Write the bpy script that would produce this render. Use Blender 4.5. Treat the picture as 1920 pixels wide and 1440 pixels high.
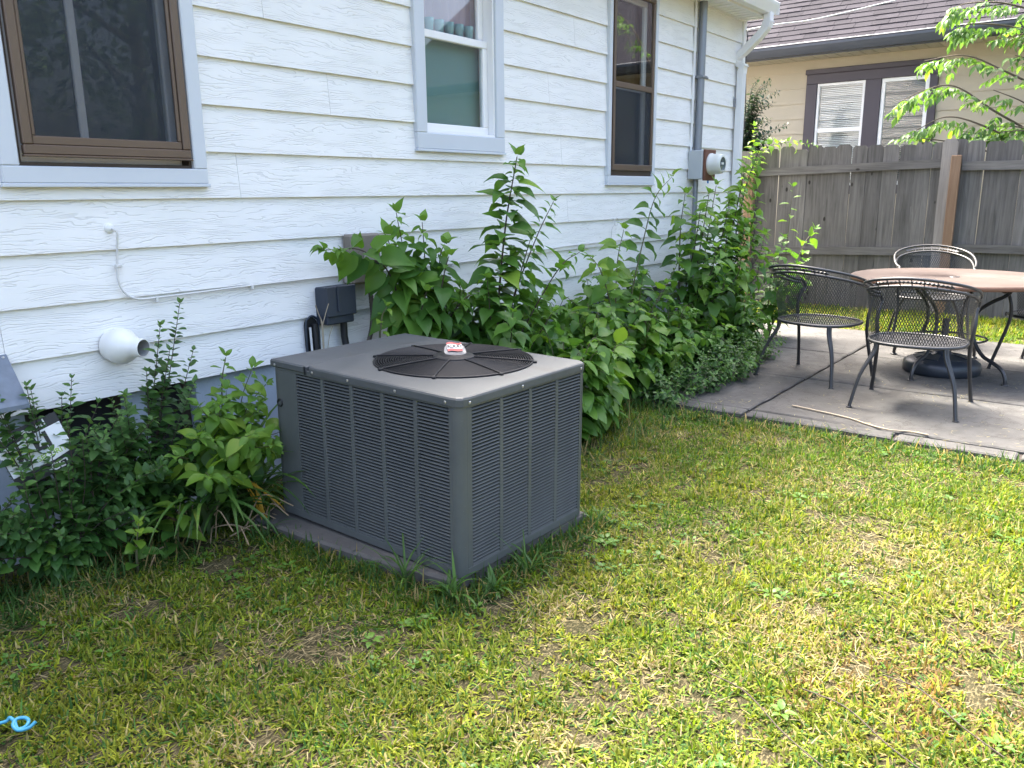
import bpy, math, random
import numpy as np
from mathutils import Vector, Matrix
from math import sin, cos, pi, radians

random.seed(11)
RNG = np.random.default_rng(11)
scene = bpy.context.scene
COL = scene.collection
for o in list(bpy.data.objects):
    bpy.data.objects.remove(o)

# ------------------------------------------------------------------ camera, sky, sun, exposure
# x runs along the white house wall (away from the camera), y runs into the wall, z is up
cam_data = bpy.data.cameras.new('camera')
cam = bpy.data.objects.new('camera', cam_data)
COL.objects.link(cam)
cam_data.sensor_width = 36.0
cam_data.lens = 36.0 * 1525.58 / 1920.0
cam_data.clip_start = 0.05
cam_data.clip_end = 600
_pitch, _roll, _yaw = radians(13.215), radians(-0.5536), radians(37.484)
_f = Vector((cos(_pitch) * cos(_yaw), cos(_pitch) * sin(_yaw), -sin(_pitch)))
_r = _f.cross(Vector((0, 0, 1))).normalized()
_u = _r.cross(_f)
_r2 = _r * cos(_roll) + _u * sin(_roll)
_u2 = _u * cos(_roll) - _r * sin(_roll)
cam.matrix_world = Matrix(((_r2.x, _u2.x, -_f.x, 0), (_r2.y, _u2.y, -_f.y, 0), (_r2.z, _u2.z, -_f.z, 1.36), (0, 0, 0, 1)))
scene.camera = cam

SUN_EL, SUN_ROT = radians(58), radians(28)       # high hazy sun behind the house
world = bpy.data.worlds.new('World')
scene.world = world
world.use_nodes = True
wn = world.node_tree
sky = wn.nodes.new('ShaderNodeTexSky')
sky.sky_type = 'NISHITA'
sky.sun_disc = False
sky.sun_elevation = SUN_EL
sky.sun_rotation = SUN_ROT
sky.air_density = 0.9
sky.dust_density = 8.0
sky.ozone_density = 1.0
bg = wn.nodes['Background']
bg.inputs['Strength'].default_value = 0.15
wn.links.new(sky.outputs[0], bg.inputs['Color'])

sd = bpy.data.lights.new('sun', 'SUN')
sd.energy = 2.1
sd.angle = radians(18)
sd.color = (1.0, 0.94, 0.84)
sun = bpy.data.objects.new('sun', sd)
COL.objects.link(sun)
_sdir = Vector((sin(SUN_ROT) * cos(SUN_EL), cos(SUN_ROT) * cos(SUN_EL), sin(SUN_EL)))
sun.rotation_euler = _sdir.to_track_quat('Z', 'Y').to_euler()
sun.location = _sdir * 30

scene.view_settings.view_transform = 'Standard'
scene.view_settings.look = 'None'
scene.view_settings.gamma = 1.0
scene.view_settings.use_curve_mapping = False
scene.view_settings.exposure = 2.9
scene.render.engine = 'CYCLES'
scene.cycles.use_denoising = True
scene.cycles.max_bounces = 8
scene.cycles.transparent_max_bounces = 16

# ------------------------------------------------------------------ helpers
OFF = {}


def tag(o, label, cat=None, group=None, kind=None):
    if label:
        o['label'] = label
    if cat:
        o['category'] = cat
    if group:
        o['group'] = group
    if kind:
        o['kind'] = kind
    return o


def thing(name, loc=(0, 0, 0), label=None, cat=None, group=None, local=False):
    o = bpy.data.objects.new(name, None)
    COL.objects.link(o)
    o.empty_display_size = 0.1
    o.location = loc
    OFF[o] = Vector((0, 0, 0)) if local else Vector(loc)
    return tag(o, label, cat, group)


def link(name, me, parent=None, mats=()):
    o = bpy.data.objects.new(name, me)
    COL.objects.link(o)
    if parent is not None:
        o.parent = parent
        OFF[o] = OFF[parent]
    return o


def copy_tree(o, parent=None):
    c = o.copy()
    COL.objects.link(c)
    c.parent = parent
    OFF[c] = OFF.get(o, Vector())
    for ch in list(o.children):
        copy_tree(ch, c)
    return c


class MB:
    def __init__(s):
        s.v, s.f, s.sm = [], [], []

    def add(s, vs, fs, smooth=False):
        n = len(s.v)
        s.v += [tuple(v) for v in vs]
        s.f += [tuple(i + n for i in f) for f in fs]
        s.sm += [smooth] * len(fs)
        return s

    def hexa(s, p):  # 8 points: bottom ccw, top ccw
        return s.add(p, [(0, 3, 2, 1), (4, 5, 6, 7), (0, 1, 5, 4), (1, 2, 6, 5), (2, 3, 7, 6), (3, 0, 4, 7)])

    def box(s, lo, hi, bev=0.0, M=None):
        x0, y0, z0 = lo
        x1, y1, z1 = hi
        if bev <= 0:
            p = [(x0, y0, z0), (x1, y0, z0), (x1, y1, z0), (x0, y1, z0), (x0, y0, z1), (x1, y0, z1), (x1, y1, z1), (x0, y1, z1)]
            if M is not None:
                p = [M @ Vector(q) for q in p]
            return s.hexa(p)
        b = min(bev, (x1 - x0) * .45, (y1 - y0) * .45, (z1 - z0) * .45)
        vs, idx = [], {}
        for ix, X in enumerate((x0, x1)):
            for iy, Y in enumerate((y0, y1)):
                for iz, Z in enumerate((z0, z1)):
                    dx, dy, dz = b * (1 - 2 * ix), b * (1 - 2 * iy), b * (1 - 2 * iz)
                    for a, q in enumerate(((X, Y + dy, Z + dz), (X + dx, Y, Z + dz), (X + dx, Y + dy, Z))):
                        idx[ix, iy, iz, a] = len(vs)
                        vs.append(Vector(q) if M is None else M @ Vector(q))
        fs = []
        I = idx
        for i in (0, 1):
            q = [I[i, 0, 0, 0], I[i, 1, 0, 0], I[i, 1, 1, 0], I[i, 0, 1, 0]]
            fs.append(tuple(q if i else q[::-1]))
            q = [I[0, i, 0, 1], I[1, i, 0, 1], I[1, i, 1, 1], I[0, i, 1, 1]]
            fs.append(tuple(q[::-1] if i else q))
            q = [I[0, 0, i, 2], I[1, 0, i, 2], I[1, 1, i, 2], I[0, 1, i, 2]]
            fs.append(tuple(q if i else q[::-1]))
        for a in (0, 1):
            for c in (0, 1):
                fl = (a + c) % 2
                q = [I[a, c, 0, 0], I[a, c, 0, 1], I[a, c, 1, 1], I[a, c, 1, 0]]
                fs.append(tuple(q[::-1] if fl else q))
                q = [I[a, 0, c, 0], I[a, 1, c, 0], I[a, 1, c, 2], I[a, 0, c, 2]]
                fs.append(tuple(q[::-1] if fl else q))
                q = [I[0, a, c, 1], I[0, a, c, 2], I[1, a, c, 2], I[1, a, c, 1]]
                fs.append(tuple(q[::-1] if fl else q))
        for a in (0, 1):
            for c in (0, 1):
                for d in (0, 1):
                    q = (I[a, c, d, 0], I[a, c, d, 1], I[a, c, d, 2])
                    fs.append(q if (a + c + d) % 2 else q[::-1])
        return s.add(vs, fs)

    def tube(s, path, r, n=8, cap=True, closed=False, flat=1.0):
        P = [Vector(p) for p in path]
        m = len(P)
        R = list(r) if hasattr(r, '__len__') else [r] * m
        vs, fs = [], []
        prev = None
        for i in range(m):
            if closed:
                t = P[(i + 1) % m] - P[i - 1]
            else:
                t = P[min(i + 1, m - 1)] - P[max(i - 1, 0)]
            t = t.normalized() if t.length > 1e-9 else Vector((0, 0, 1))
            if prev is None:
                a = Vector((0, 0, 1)) if abs(t.z) < .9 else Vector((1, 0, 0))
                prev = (a - t * a.dot(t)).normalized()
            else:
                q = prev - t * prev.dot(t)
                prev = q.normalized() if q.length > 1e-6 else prev
            b = t.cross(prev)
            for k in range(n):
                an = 2 * pi * k / n
                vs.append(P[i] + (prev * cos(an) + b * sin(an) * flat) * R[i])
        for i in range(m if closed else m - 1):
            j = (i + 1) % m
            for k in range(n):
                k2 = (k + 1) % n
                fs.append((i * n + k, i * n + k2, j * n + k2, j * n + k))
        s.add(vs, fs, True)
        if cap and not closed:
            s.add(vs[:n], [tuple(range(n))[::-1]])
            s.add(vs[-n:], [tuple(range(n))])
        return s

    def lathe(s, prof, n=32, M=None, smooth=True):
        vs, fs = [], []
        for (r, z) in prof:
            for k in range(n):
                a = 2 * pi * k / n
                p = Vector((r * cos(a), r * sin(a), z))
                vs.append(M @ p if M is not None else p)
        for i in range(len(prof) - 1):
            for k in range(n):
                k2 = (k + 1) % n
                fs.append((i * n + k, i * n + k2, (i + 1) * n + k2, (i + 1) * n + k))
        return s.add(vs, fs, smooth)

    def prism(s, pts, axis, a0, a1):  # 2d polygon (ccw) extruded along axis
        def P(p, a):
            return {'x': (a, p[0], p[1]), 'y': (p[0], a, p[1]), 'z': (p[0], p[1], a)}[axis]
        n = len(pts)
        vs = [P(p, a0) for p in pts] + [P(p, a1) for p in pts]
        fs = [tuple(range(n))[::-1], tuple(range(n, 2 * n))] + [(i, (i + 1) % n, n + (i + 1) % n, n + i) for i in range(n)]
        return s.add(vs, fs)

    def mesh(s, name, mat, off=None):
        me = bpy.data.meshes.new(name)
        v = s.v if off is None else [(p[0] - off[0], p[1] - off[1], p[2] - off[2]) for p in s.v]
        me.from_pydata(v, [], s.f)
        me.polygons.foreach_set('use_smooth', s.sm)
        if mat is not None:
            me.materials.append(mat)
        me.update()
        return me

    def build(s, name, mat, parent=None, fix=True):
        off = OFF.get(parent) if parent is not None else None
        me = s.mesh(name, mat, off)
        if fix:
            import bmesh
            bm = bmesh.new()
            bm.from_mesh(me)
            bmesh.ops.recalc_face_normals(bm, faces=bm.faces)
            bm.to_mesh(me)
            bm.free()
        return link(name, me, parent)


def np_mesh(name, V, tris=None, quads=None, mat=None, tint=None, parent=None, smooth=False):
    """fast big mesh; tint (n,3) stored as a point colour attribute"""
    me = bpy.data.meshes.new(name)
    if parent is not None:
        V = V - np.array(OFF[parent])
    me.vertices.add(len(V))
    me.vertices.foreach_set('co', np.ascontiguousarray(V, dtype=np.float32).ravel())
    li, ls, lt = [], [], []
    start = 0
    for F, k in ((tris, 3), (quads, 4)):
        if F is None or len(F) == 0:
            continue
        li.append(np.asarray(F, dtype=np.int32).ravel())
        ls.append(start + np.arange(len(F), dtype=np.int32) * k)
        start += len(F) * k
    li = np.concatenate(li)
    ls = np.concatenate(ls)
    me.loops.add(len(li))
    me.loops.foreach_set('vertex_index', li)
    me.polygons.add(len(ls))
    me.polygons.foreach_set('loop_start', ls)
    if smooth:
        me.polygons.foreach_set('use_smooth', np.ones(len(ls), dtype=bool))
    me.update(calc_edges=True)
    if tint is not None:
        at = me.attributes.new('tint', 'FLOAT_COLOR', 'POINT')
        c = np.ones((len(V), 4), dtype=np.float32)
        c[:, :3] = tint
        at.data.foreach_set('color', c.ravel())
    if mat:
        me.materials.append(mat)
    return link(name, me, parent)


def vnoise(x, y, scale, seed):
    rg = np.random.default_rng(seed)
    g = rg.random((64, 64))
    x = np.asarray(x) / scale + 17.3
    y = np.asarray(y) / scale + 9.1
    xi, yi = np.floor(x).astype(int), np.floor(y).astype(int)
    fx, fy = x - xi, y - yi
    fx, fy = fx * fx * (3 - 2 * fx), fy * fy * (3 - 2 * fy)
    G = lambda a, b: g[a % 64, b % 64]
    return (G(xi, yi) * (1 - fx) + G(xi + 1, yi) * fx) * (1 - fy) + (G(xi, yi + 1) * (1 - fx) + G(xi + 1, yi + 1) * fx) * fy


def catmull(pts, n=6):
    P = [Vector(p) for p in pts]
    P = [P[0] * 2 - P[1]] + P + [P[-1] * 2 - P[-2]]
    out = []
    for i in range(1, len(P) - 2):
        for k in range(n):
            t = k / n
            a, b, c, d = P[i - 1], P[i], P[i + 1], P[i + 2]
            out.append(.5 * ((2 * b) + (c - a) * t + (2 * a - 5 * b + 4 * c - d) * t * t + (3 * b - a - 3 * c + d) * t ** 3))
    out.append(P[-2])
    return out


# ------------------------------------------------------------------ materials
class NT:
    def __init__(s, name):
        s.m = bpy.data.materials.new(name)
        s.m.use_nodes = True
        s.t = s.m.node_tree
        s.b = s.t.nodes['Principled BSDF']
        s.out = s.t.nodes['Material Output']

    def n(s, typ, **kw):
        nd = s.t.nodes.new('ShaderNode' + typ)
        for k, v in kw.items():
            if k.startswith('i_'):
                key = k[2:]
                key = int(key) if key.isdigit() else key.replace('_', ' ')
                s.set(nd, key, v)
            else:
                setattr(nd, k, v)
        return nd

    def set(s, nd, key, v):
        if isinstance(v, bpy.types.NodeSocket):
            s.t.links.new(v, nd.inputs[key])
        else:
            nd.inputs[key].default_value = v

    def math(s, op, a, b=0.0, c=None):
        nd = s.n('Math', operation=op)
        s.set(nd, 0, a)
        s.set(nd, 1, b)
        if c is not None:
            s.set(nd, 2, c)
        return nd.outputs[0]

    def mix(s, fac, a, b, typ='MIX'):
        nd = s.n('Mix', data_type='RGBA', blend_type=typ)
        s.set(nd, 0, fac)
        for i, q in ((6, a), (7, b)):
            s.set(nd, i, (q if isinstance(q, bpy.types.NodeSocket) else (*q[:3], 1.0)))
        return nd.outputs[2]

    def ramp(s, fac, stops):
        nd = s.n('ValToRGB')
        s.set(nd, 0, fac)
        e = nd.color_ramp.elements
        while len(e) < len(stops):
            e.new(.5)
        for k, (p, c) in enumerate(stops):
            e[k].position = p
            e[k].color = (*c, 1.0) if hasattr(c, '__len__') else (c, c, c, 1.0)
        return nd.outputs[0]

    def coord(s, which='Object', scale=(1, 1, 1), loc=(0, 0, 0)):
        tc = s.n('TexCoord')
        mp = s.n('Mapping')
        s.set(mp, 'Vector', tc.outputs[which])
        mp.inputs['Scale'].default_value = scale
        mp.inputs['Location'].default_value = loc
        return mp.outputs[0]

    def noise(s, vec, scale, detail=4, rough=.55, dist=0.0):
        nd = s.n('TexNoise')
        s.set(nd, 'Vector', vec)
        s.set(nd, 'Scale', scale)
        s.set(nd, 'Detail', detail)
        s.set(nd, 'Roughness', rough)
        s.set(nd, 'Distortion', dist)
        return nd.outputs[0]

    def bump(s, h, strength=.3, dist=.002):
        nd = s.n('Bump')
        s.set(nd, 'Height', h)
        s.set(nd, 'Strength', strength)
        s.set(nd, 'Distance', dist)
        s.t.links.new(nd.outputs[0], s.b.inputs['Normal'])

    def base(s, c):
        s.set(s.b, 'Base Color', c if isinstance(c, bpy.types.NodeSocket) else (*c, 1.0))
        return s


def simple(name, col, rough=.5, var=.12, scale=6.0, bumps=0.0, bscale=60, metal=0.0, spec=.5, rand=0.0):
    t = NT(name)
    v = t.coord()
    n1 = t.noise(v, scale, 5, .6)
    f = t.math('MULTIPLY_ADD', n1, 2 * var, 1 - var)
    if rand:
        oi = t.n('ObjectInfo')
        f = t.math('MULTIPLY', f, t.math('MULTIPLY_ADD', oi.outputs['Random'], 2 * rand, 1 - rand))
    c = t.mix(1.0, col, (1, 1, 1), 'MULTIPLY')
    mm = t.n('VectorMath', operation='SCALE')
    t.set(mm, 0, c)
    t.set(mm, 'Scale', f)
    t.base(mm.outputs[0])
    t.b.inputs['Roughness'].default_value = rough
    t.b.inputs['Metallic'].default_value = metal
    t.b.inputs['Specular IOR Level'].default_value = spec
    if bumps:
        t.bump(t.noise(v, bscale, 4), bumps, .003)
    return t.m


def siding_mat(name, col, groove_shade, grain=1.0, x_axis=0):
    t = NT(name)
    tc = t.n('TexCoord')
    oi = t.n('ObjectInfo')
    off = t.n('CombineXYZ')
    t.set(off, 0, t.math('MULTIPLY', oi.outputs['Random'], 37.0))
    t.set(off, 1, t.math('MULTIPLY', oi.outputs['Random'], 11.0))
    pos = t.n('VectorMath', operation='ADD')
    t.set(pos, 0, tc.outputs['Object'])
    t.set(pos, 1, off.outputs[0])
    sep = t.n('SeparateXYZ')
    t.set(sep, 0, pos.outputs[0])
    z = sep.outputs[2]
    along = sep.outputs[x_axis]

    def st(sx, sz):
        c = t.n('CombineXYZ')
        t.set(c, 0, t.math('MULTIPLY', along, sx))
        t.set(c, 1, t.math('MULTIPLY', z, sz))
        return c.outputs[0]
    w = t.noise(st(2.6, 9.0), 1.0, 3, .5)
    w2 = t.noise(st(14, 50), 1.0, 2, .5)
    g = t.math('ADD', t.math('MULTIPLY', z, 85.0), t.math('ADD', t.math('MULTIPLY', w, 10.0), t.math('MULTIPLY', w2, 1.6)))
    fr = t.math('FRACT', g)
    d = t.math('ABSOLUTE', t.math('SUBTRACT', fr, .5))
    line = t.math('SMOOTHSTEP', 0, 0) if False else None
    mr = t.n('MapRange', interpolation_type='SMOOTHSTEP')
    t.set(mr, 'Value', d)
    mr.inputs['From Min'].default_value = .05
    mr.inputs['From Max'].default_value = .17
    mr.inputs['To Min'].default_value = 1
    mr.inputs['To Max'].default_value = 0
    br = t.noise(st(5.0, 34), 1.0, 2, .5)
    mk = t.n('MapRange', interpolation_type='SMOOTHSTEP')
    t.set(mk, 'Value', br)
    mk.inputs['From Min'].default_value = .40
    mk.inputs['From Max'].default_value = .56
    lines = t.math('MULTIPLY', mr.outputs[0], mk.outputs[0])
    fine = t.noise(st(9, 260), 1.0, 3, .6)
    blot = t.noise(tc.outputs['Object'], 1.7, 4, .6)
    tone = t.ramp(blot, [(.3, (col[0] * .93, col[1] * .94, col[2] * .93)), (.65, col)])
    c = t.mix(t.math('MULTIPLY', lines, .40 * grain), tone, groove_shade)  # shade of the embossed grooves painted as darker lines along the grain
    t.base(c)
    t.b.inputs['Roughness'].default_value = .55
    t.b.inputs['Specular IOR Level'].default_value = .3
    h = t.math('SUBTRACT', t.math('MULTIPLY', fine, .18), lines)
    t.bump(h, .7 * grain, .0016)
    return t.m


def leaf_mat(name, dark, light, young=0.0, attr=False, transl=.32, rough=.42):
    t = NT(name)
    if attr:
        at = t.n('Attribute', attribute_name='tint')
        rnd = at.outputs['Fac']
        sep = t.n('SeparateColor')
        t.set(sep, 0, at.outputs['Color'])
        rnd = sep.outputs[0]
    else:
        rnd = t.n('ObjectInfo').outputs['Random']
    v = t.coord()
    n1 = t.noise(v, 30, 3)
    k = t.math('ADD', t.math('MULTIPLY', rnd, .8), t.math('MULTIPLY', n1, .2))
    c = t.ramp(k, [(.05, dark), (.88, light), (.97, (.26, .27, .05))])
    geo = t.n('NewGeometry')
    c2 = t.mix(geo.outputs['Backfacing'], c, t.mix(.35, c, (.22, .28, .16)))
    t.base(c2)
    t.b.inputs['Roughness'].default_value = rough
    t.b.inputs['Specular IOR Level'].default_value = .3
    tr = t.n('BsdfTranslucent')
    t.set(tr, 'Color', t.mix(1.0, c, (1.35, 1.45, .55), 'MULTIPLY'))
    ms = t.n('MixShader')
    ms.inputs[0].default_value = transl
    t.t.links.new(t.b.outputs[0], ms.inputs[1])
    t.t.links.new(tr.outputs[0], ms.inputs[2])
    t.t.links.new(ms.outputs[0], t.out.inputs[0])
    return t.m


def tint_mat(name, transl=.3, rough=.5):
    t = NT(name)
    at = t.n('Attribute', attribute_name='tint')
    t.base(at.outputs['Color'])
    t.b.inputs['Roughness'].default_value = rough
    t.b.inputs['Specular IOR Level'].default_value = .2
    tr = t.n('BsdfTranslucent')
    t.set(tr, 'Color', t.mix(1.0, at.outputs['Color'], (1.3, 1.35, .6), 'MULTIPLY'))
    ms = t.n('MixShader')
    ms.inputs[0].default_value = transl
    t.t.links.new(t.b.outputs[0], ms.inputs[1])
    t.t.links.new(tr.outputs[0], ms.inputs[2])
    t.t.links.new(ms.outputs[0], t.out.inputs[0])
    return t.m


def glass_mat(name, tint=(.93, .95, .95), refl=1.0):
    t = NT(name)
    tr = t.n('BsdfTransparent')
    t.set(tr, 'Color', (*tint, 1))
    gl = t.n('BsdfGlossy')
    gl.inputs['Roughness'].default_value = .015
    fr = t.n('Fresnel')
    fr.inputs['IOR'].default_value = 1.52
    ge = t.n('NewGeometry')
    k = t.math('MULTIPLY', t.math('MULTIPLY', fr.outputs[0], 2.6 * refl), t.math('SUBTRACT', 1.0, ge.outputs['Backfacing']))
    ms = t.n('MixShader')
    t.set(ms, 0, k)
    t.t.links.new(tr.outputs[0], ms.inputs[1])
    t.t.links.new(gl.outputs[0], ms.inputs[2])
    t.t.links.new(ms.outputs[0], t.out.inputs[0])
    return t.m


def screen_mat(name):
    t = NT(name)
    v = t.coord('Object')
    wv = t.noise(t.coord('Object', (30, 30, 900)), 1.0, 2)
    wh = t.noise(t.coord('Object', (900, 30, 30)), 1.0, 2)
    w = t.math('MULTIPLY', t.math('ADD', wv, wh), .5)
    blot = t.noise(v, 5, 4)
    c = t.ramp(t.math('ADD', t.math('MULTIPLY', w, .6), t.math('MULTIPLY', blot, .4)), [(.35, (.014, .022, .030)), (.65, (.038, .052, .066))])
    t.base(c)
    t.b.inputs['Roughness'].default_value = .6
    tr = t.n('BsdfTransparent')
    ms = t.n('MixShader')
    ms.inputs[0].default_value = .62
    t.t.links.new(t.b.outputs[0], ms.inputs[1])
    t.t.links.new(tr.outputs[0], ms.inputs[2])
    t.t.links.new(ms.outputs[0], t.out.inputs[0])
    return t.m


def wood_mat(name, c0, c1, axis=2, scale=1.0, knots=True):
    t = NT(name)
    tc = t.n('TexCoord')
    oi = t.n('ObjectInfo')
    off = t.n('CombineXYZ')
    for k in range(3):
        t.set(off, k, t.math('MULTIPLY', oi.outputs['Random'], 13.0 + 7 * k))
    pos = t.n('VectorMath', operation='ADD')
    t.set(pos, 0, tc.outputs['Object'])
    t.set(pos, 1, off.outputs[0])
    mp = t.n('Mapping')
    t.set(mp, 'Vector', pos.outputs[0])
    sc = [22 * scale] * 3
    sc[axis] = 1.3 * scale
    mp.inputs['Scale'].default_value = sc
    n1 = t.noise(mp.outputs[0], 1.6, 6, .65, .6)
    n2 = t.noise(pos.outputs[0], 2.2, 3)
    k = t.math('ADD', t.math('MULTIPLY', n1, .75), t.math('MULTIPLY', n2, .25))
    c = t.ramp(k, [(.32, c0), (.68, c1)])
    if knots:
        vo = t.n('TexVoronoi')
        mp2 = t.n('Mapping')
        t.set(mp2, 'Vector', pos.outputs[0])
        s2 = [6.0] * 3
        s2[axis] = 3.2
        mp2.inputs['Scale'].default_value = s2
        t.set(vo, 'Vector', mp2.outputs[0])
        vo.inputs['Scale'].default_value = 1.0
        kn = t.ramp(vo.outputs['Distance'], [(.06, 0.0), (.1, 1.0)])
        c = t.mix(kn, (c0[0] * .35, c0[1] * .33, c0[2] * .32), c)
    rs = t.math('MULTIPLY_ADD', oi.outputs['Random'], .4, .8)
    mm = t.n('VectorMath', operation='SCALE')
    t.set(mm, 0, c)
    t.set(mm, 'Scale', rs)
    t.base(mm.outputs[0])
    t.b.inputs['Roughness'].default_value = .85
    t.b.inputs['Specular IOR Level'].default_value = .2
    t.bump(n1, .5, .004)
    return t.m


def soil_mat():
    t = NT('soil_and_thatch')
    v = t.coord('Object')
    n1 = t.noise(v, 1.1, 6, .6)
    n2 = t.noise(v, 38, 6, .7)
    n3 = t.noise(t.coord('Object', (60, 160, 60)), 1.0, 3)
    c = t.ramp(n2, [(.3, (.022, .018, .011)), (.55, (.05, .042, .024)), (.75, (.09, .075, .042))])
    c = t.mix(t.ramp(n3, [(.5, 0.0), (.62, 1.0)]), c, (.16, .13, .07))
    c = t.mix(t.ramp(n1, [(.3, .05), (.7, .3)]), c, (.05, .06, .02))
    t.base(c)
    t.b.inputs['Roughness'].default_value = .95
    t.b.inputs['Specular IOR Level'].default_value = .1
    t.bump(n2, 1.0, .012)
    return t.m


def slab_mat():
    t = NT('stamped_concrete')
    v = t.coord('Object')
    n1 = t.noise(v, .9, 6, .62, .4)
    n2 = t.noise(v, 7, 7, .7)
    n3 = t.noise(v, 90, 4, .6)
    n4 = t.noise(v, 2.6, 5, .6, 1.8)
    c = t.ramp(n1, [(.3, (.042, .041, .039)), (.50, (.080, .079, .075)), (.72, (.118, .117, .111))])
    c = t.mix(t.ramp(n2, [(.42, .0), (.66, .7)]), c, (.038, .037, .035))
    crack = t.ramp(t.math('ABSOLUTE', t.math('SUBTRACT', n4, .5)), [(.0, 1.0), (.012, 0.0)])
    c = t.mix(t.math('MULTIPLY', crack, .65), c, (.05, .045, .04))
    c = t.mix(t.ramp(n3, [(.35, .25), (.6, 0.0)]), c, (.07, .065, .06))
    t.base(c)
    t.b.inputs['Roughness'].default_value = .8
    t.b.inputs['Specular IOR Level'].default_value = .3
    h = t.math('ADD', t.math('MULTIPLY', n2, 1.0), t.math('MULTIPLY', n3, .25))
    h = t.math('SUBTRACT', h, t.math('MULTIPLY', crack, .8))
    t.bump(h, .55, .006)
    return t.m


def cabinet_mat():
    t = NT('grey_painted_steel')
    v = t.coord('Object')
    n1 = t.noise(v, 3.0, 6, .65)
    n2 = t.noise(t.coord('Object', (14, 14, 2)), 1.0, 5, .6)
    n3 = t.noise(v, 220, 2)
    c = t.ramp(n1, [(.3, (.074, .080, .079)), (.7, (.099, .106, .104))])
    c = t.mix(t.ramp(n2, [(.55, 0.0), (.85, .35)]), c, (.14, .14, .13))
    c = t.mix(t.ramp(n3, [(.70, 0.0), (.78, .25)]), c, (.35, .34, .32))
    t.base(c)
    t.set(t.b, 'Roughness', t.ramp(n2, [(.3, .45), (.8, .65)]))
    t.b.inputs['Specular IOR Level'].default_value = .35
    t.bump(n3, .06, .001)
    return t.m


def lid_mat():
    t = NT('weathered_grey_lid')
    v = t.coord('Object')
    n1 = t.noise(v, 4.0, 7, .7, .5)
    n2 = t.noise(t.coord('Object', (9, 3, 3)), 1.0, 6, .65, .8)
    n3 = t.noise(v, 160, 3)
    c = t.ramp(n1, [(.3, (.066, .072, .074)), (.7, (.090, .096, .097))])
    c = t.mix(t.ramp(n2, [(.52, 0.0), (.72, .55)]), c, (.062, .056, .048))
    c = t.mix(t.ramp(n3, [(.62, 0.0), (.72, .35)]), c, (.15, .147, .138))
    t.base(c)
    t.set(t.b, 'Roughness', t.ramp(n1, [(.3, .5), (.75, .68)]))
    t.b.inputs['Specular IOR Level'].default_value = .3
    t.bump(t.math('ADD', n3, t.math('MULTIPLY', n1, 2.0)), .08, .001)
    return t.m


def shingle_mat():
    t = NT('asphalt_shingle')
    v = t.coord('Object')
    oi = t.n('ObjectInfo')
    n1 = t.noise(v, 4, 5, .6)
    n2 = t.noise(v, 300, 2)
    k = t.math('ADD', t.math('MULTIPLY', oi.outputs['Random'], .55), t.math('MULTIPLY', n1, .45))
    c = t.ramp(k, [(.2, (.022, .021, .027)), (.8, (.044, .041, .050))])
    c = t.mix(t.ramp(n2, [(.4, .35), (.65, 0.0)]), c, (.018, .016, .02))
    t.base(c)
    t.b.inputs['Roughness'].default_value = .95
    t.b.inputs['Specular IOR Level'].default_value = .15
    t.bump(n2, .4, .003)
    return t.m


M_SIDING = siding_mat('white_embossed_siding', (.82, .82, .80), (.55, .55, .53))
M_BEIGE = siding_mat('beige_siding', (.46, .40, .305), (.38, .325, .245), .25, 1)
M_TRIM = simple('white_aluminium_trim', (.76, .77, .77), .4, .05, 3, .04, 40)
M_CASING = simple('pale_blue_grey_casing', (.56, .60, .64), .4, .06, 3, .04, 40)
M_VINYL = simple('white_vinyl', (.80, .80, .79), .35, .03, 3)
M_BROWN = simple('bronze_aluminium', (.135, .095, .068), .42, .12, 7, metal=.25)
M_BROWND = simple('dark_bronze_sill', (.045, .03, .022), .5, .25, 7)
M_GLASS = glass_mat('window_glass')
M_SCREEN = screen_mat('insect_screen')
M_FOUND = simple('painted_foundation', (.40, .46, .53), .8, .14, 5, .6, 55)
M_DARK = simple('dark_interior', (.015, .015, .016), .9, .1)
M_SHEATH = simple('wall_sheathing', (.45, .44, .42), .9, .1)
M_GREENBLIND = simple('green_roller_blind', (.16, .29, .27), .8, .06, 2)
M_PINK = simple('pale_mauve_curtain', (.46, .36, .40), .9, .12, 9)
M_TEAL = simple('teal_ceramic', (.25, .42, .42), .4, .08, 6)
M_GALV = simple('galvanised_steel', (.15, .18, .22), .65, .3, 22, .1, 60, metal=.15)
M_CABINET = cabinet_mat()
M_LID = lid_mat()
M_BLACK = simple('black_plastic', (.012, .013, .015), .45, .15, 8)
M_GUARD = simple('black_coated_wire', (.012, .013, .015), .55, .2, 9, spec=.25)
M_COIL = simple('dark_coil', (.005, .0055, .006), .7, .3, 60)
M_SCREW = simple('zinc_screw', (.42, .42, .41), .35, .15, 30, metal=.8)
M_PAD = simple('weathered_pad', (.095, .088, .08), .9, .35, 9, .7, 70)
M_PVC = simple('white_pvc', (.74, .74, .71), .35, .07, 5)
M_PVCD = simple('grey_pvc_inside', (.30, .31, .31), .5, .1)
M_NAVY = simple('dark_slate_plastic', (.028, .038, .055), .5, .12, 6, .1, 90)
M_UTIL = simple('beige_grey_plastic', (.19, .165, .135), .6, .2, 9)
M_CABLEW = simple('white_cable', (.62, .62, .60), .5, .12, 9)
M_CABLEK = simple('black_cable', (.02, .02, .022), .5, .1)
M_CONDUIT = simple('grey_steel_conduit', (.23, .25, .28), .42, .14, 5, metal=.5)
M_METERBOX = simple('grey_meter_socket', (.42, .45, .46), .5, .12, 6)
M_RUST = simple('rusty_brown_plate', (.14, .058, .034), .75, .3, 30, .3, 80)
M_METER = simple('ivory_meter_cover', (.62, .63, .58), .3, .06, 5)
M_METERG = simple('meter_dial', (.10, .12, .13), .2, .3, 50)
M_BLUE = simple('blue_tag', (.04, .20, .55), .5, .1)
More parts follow.
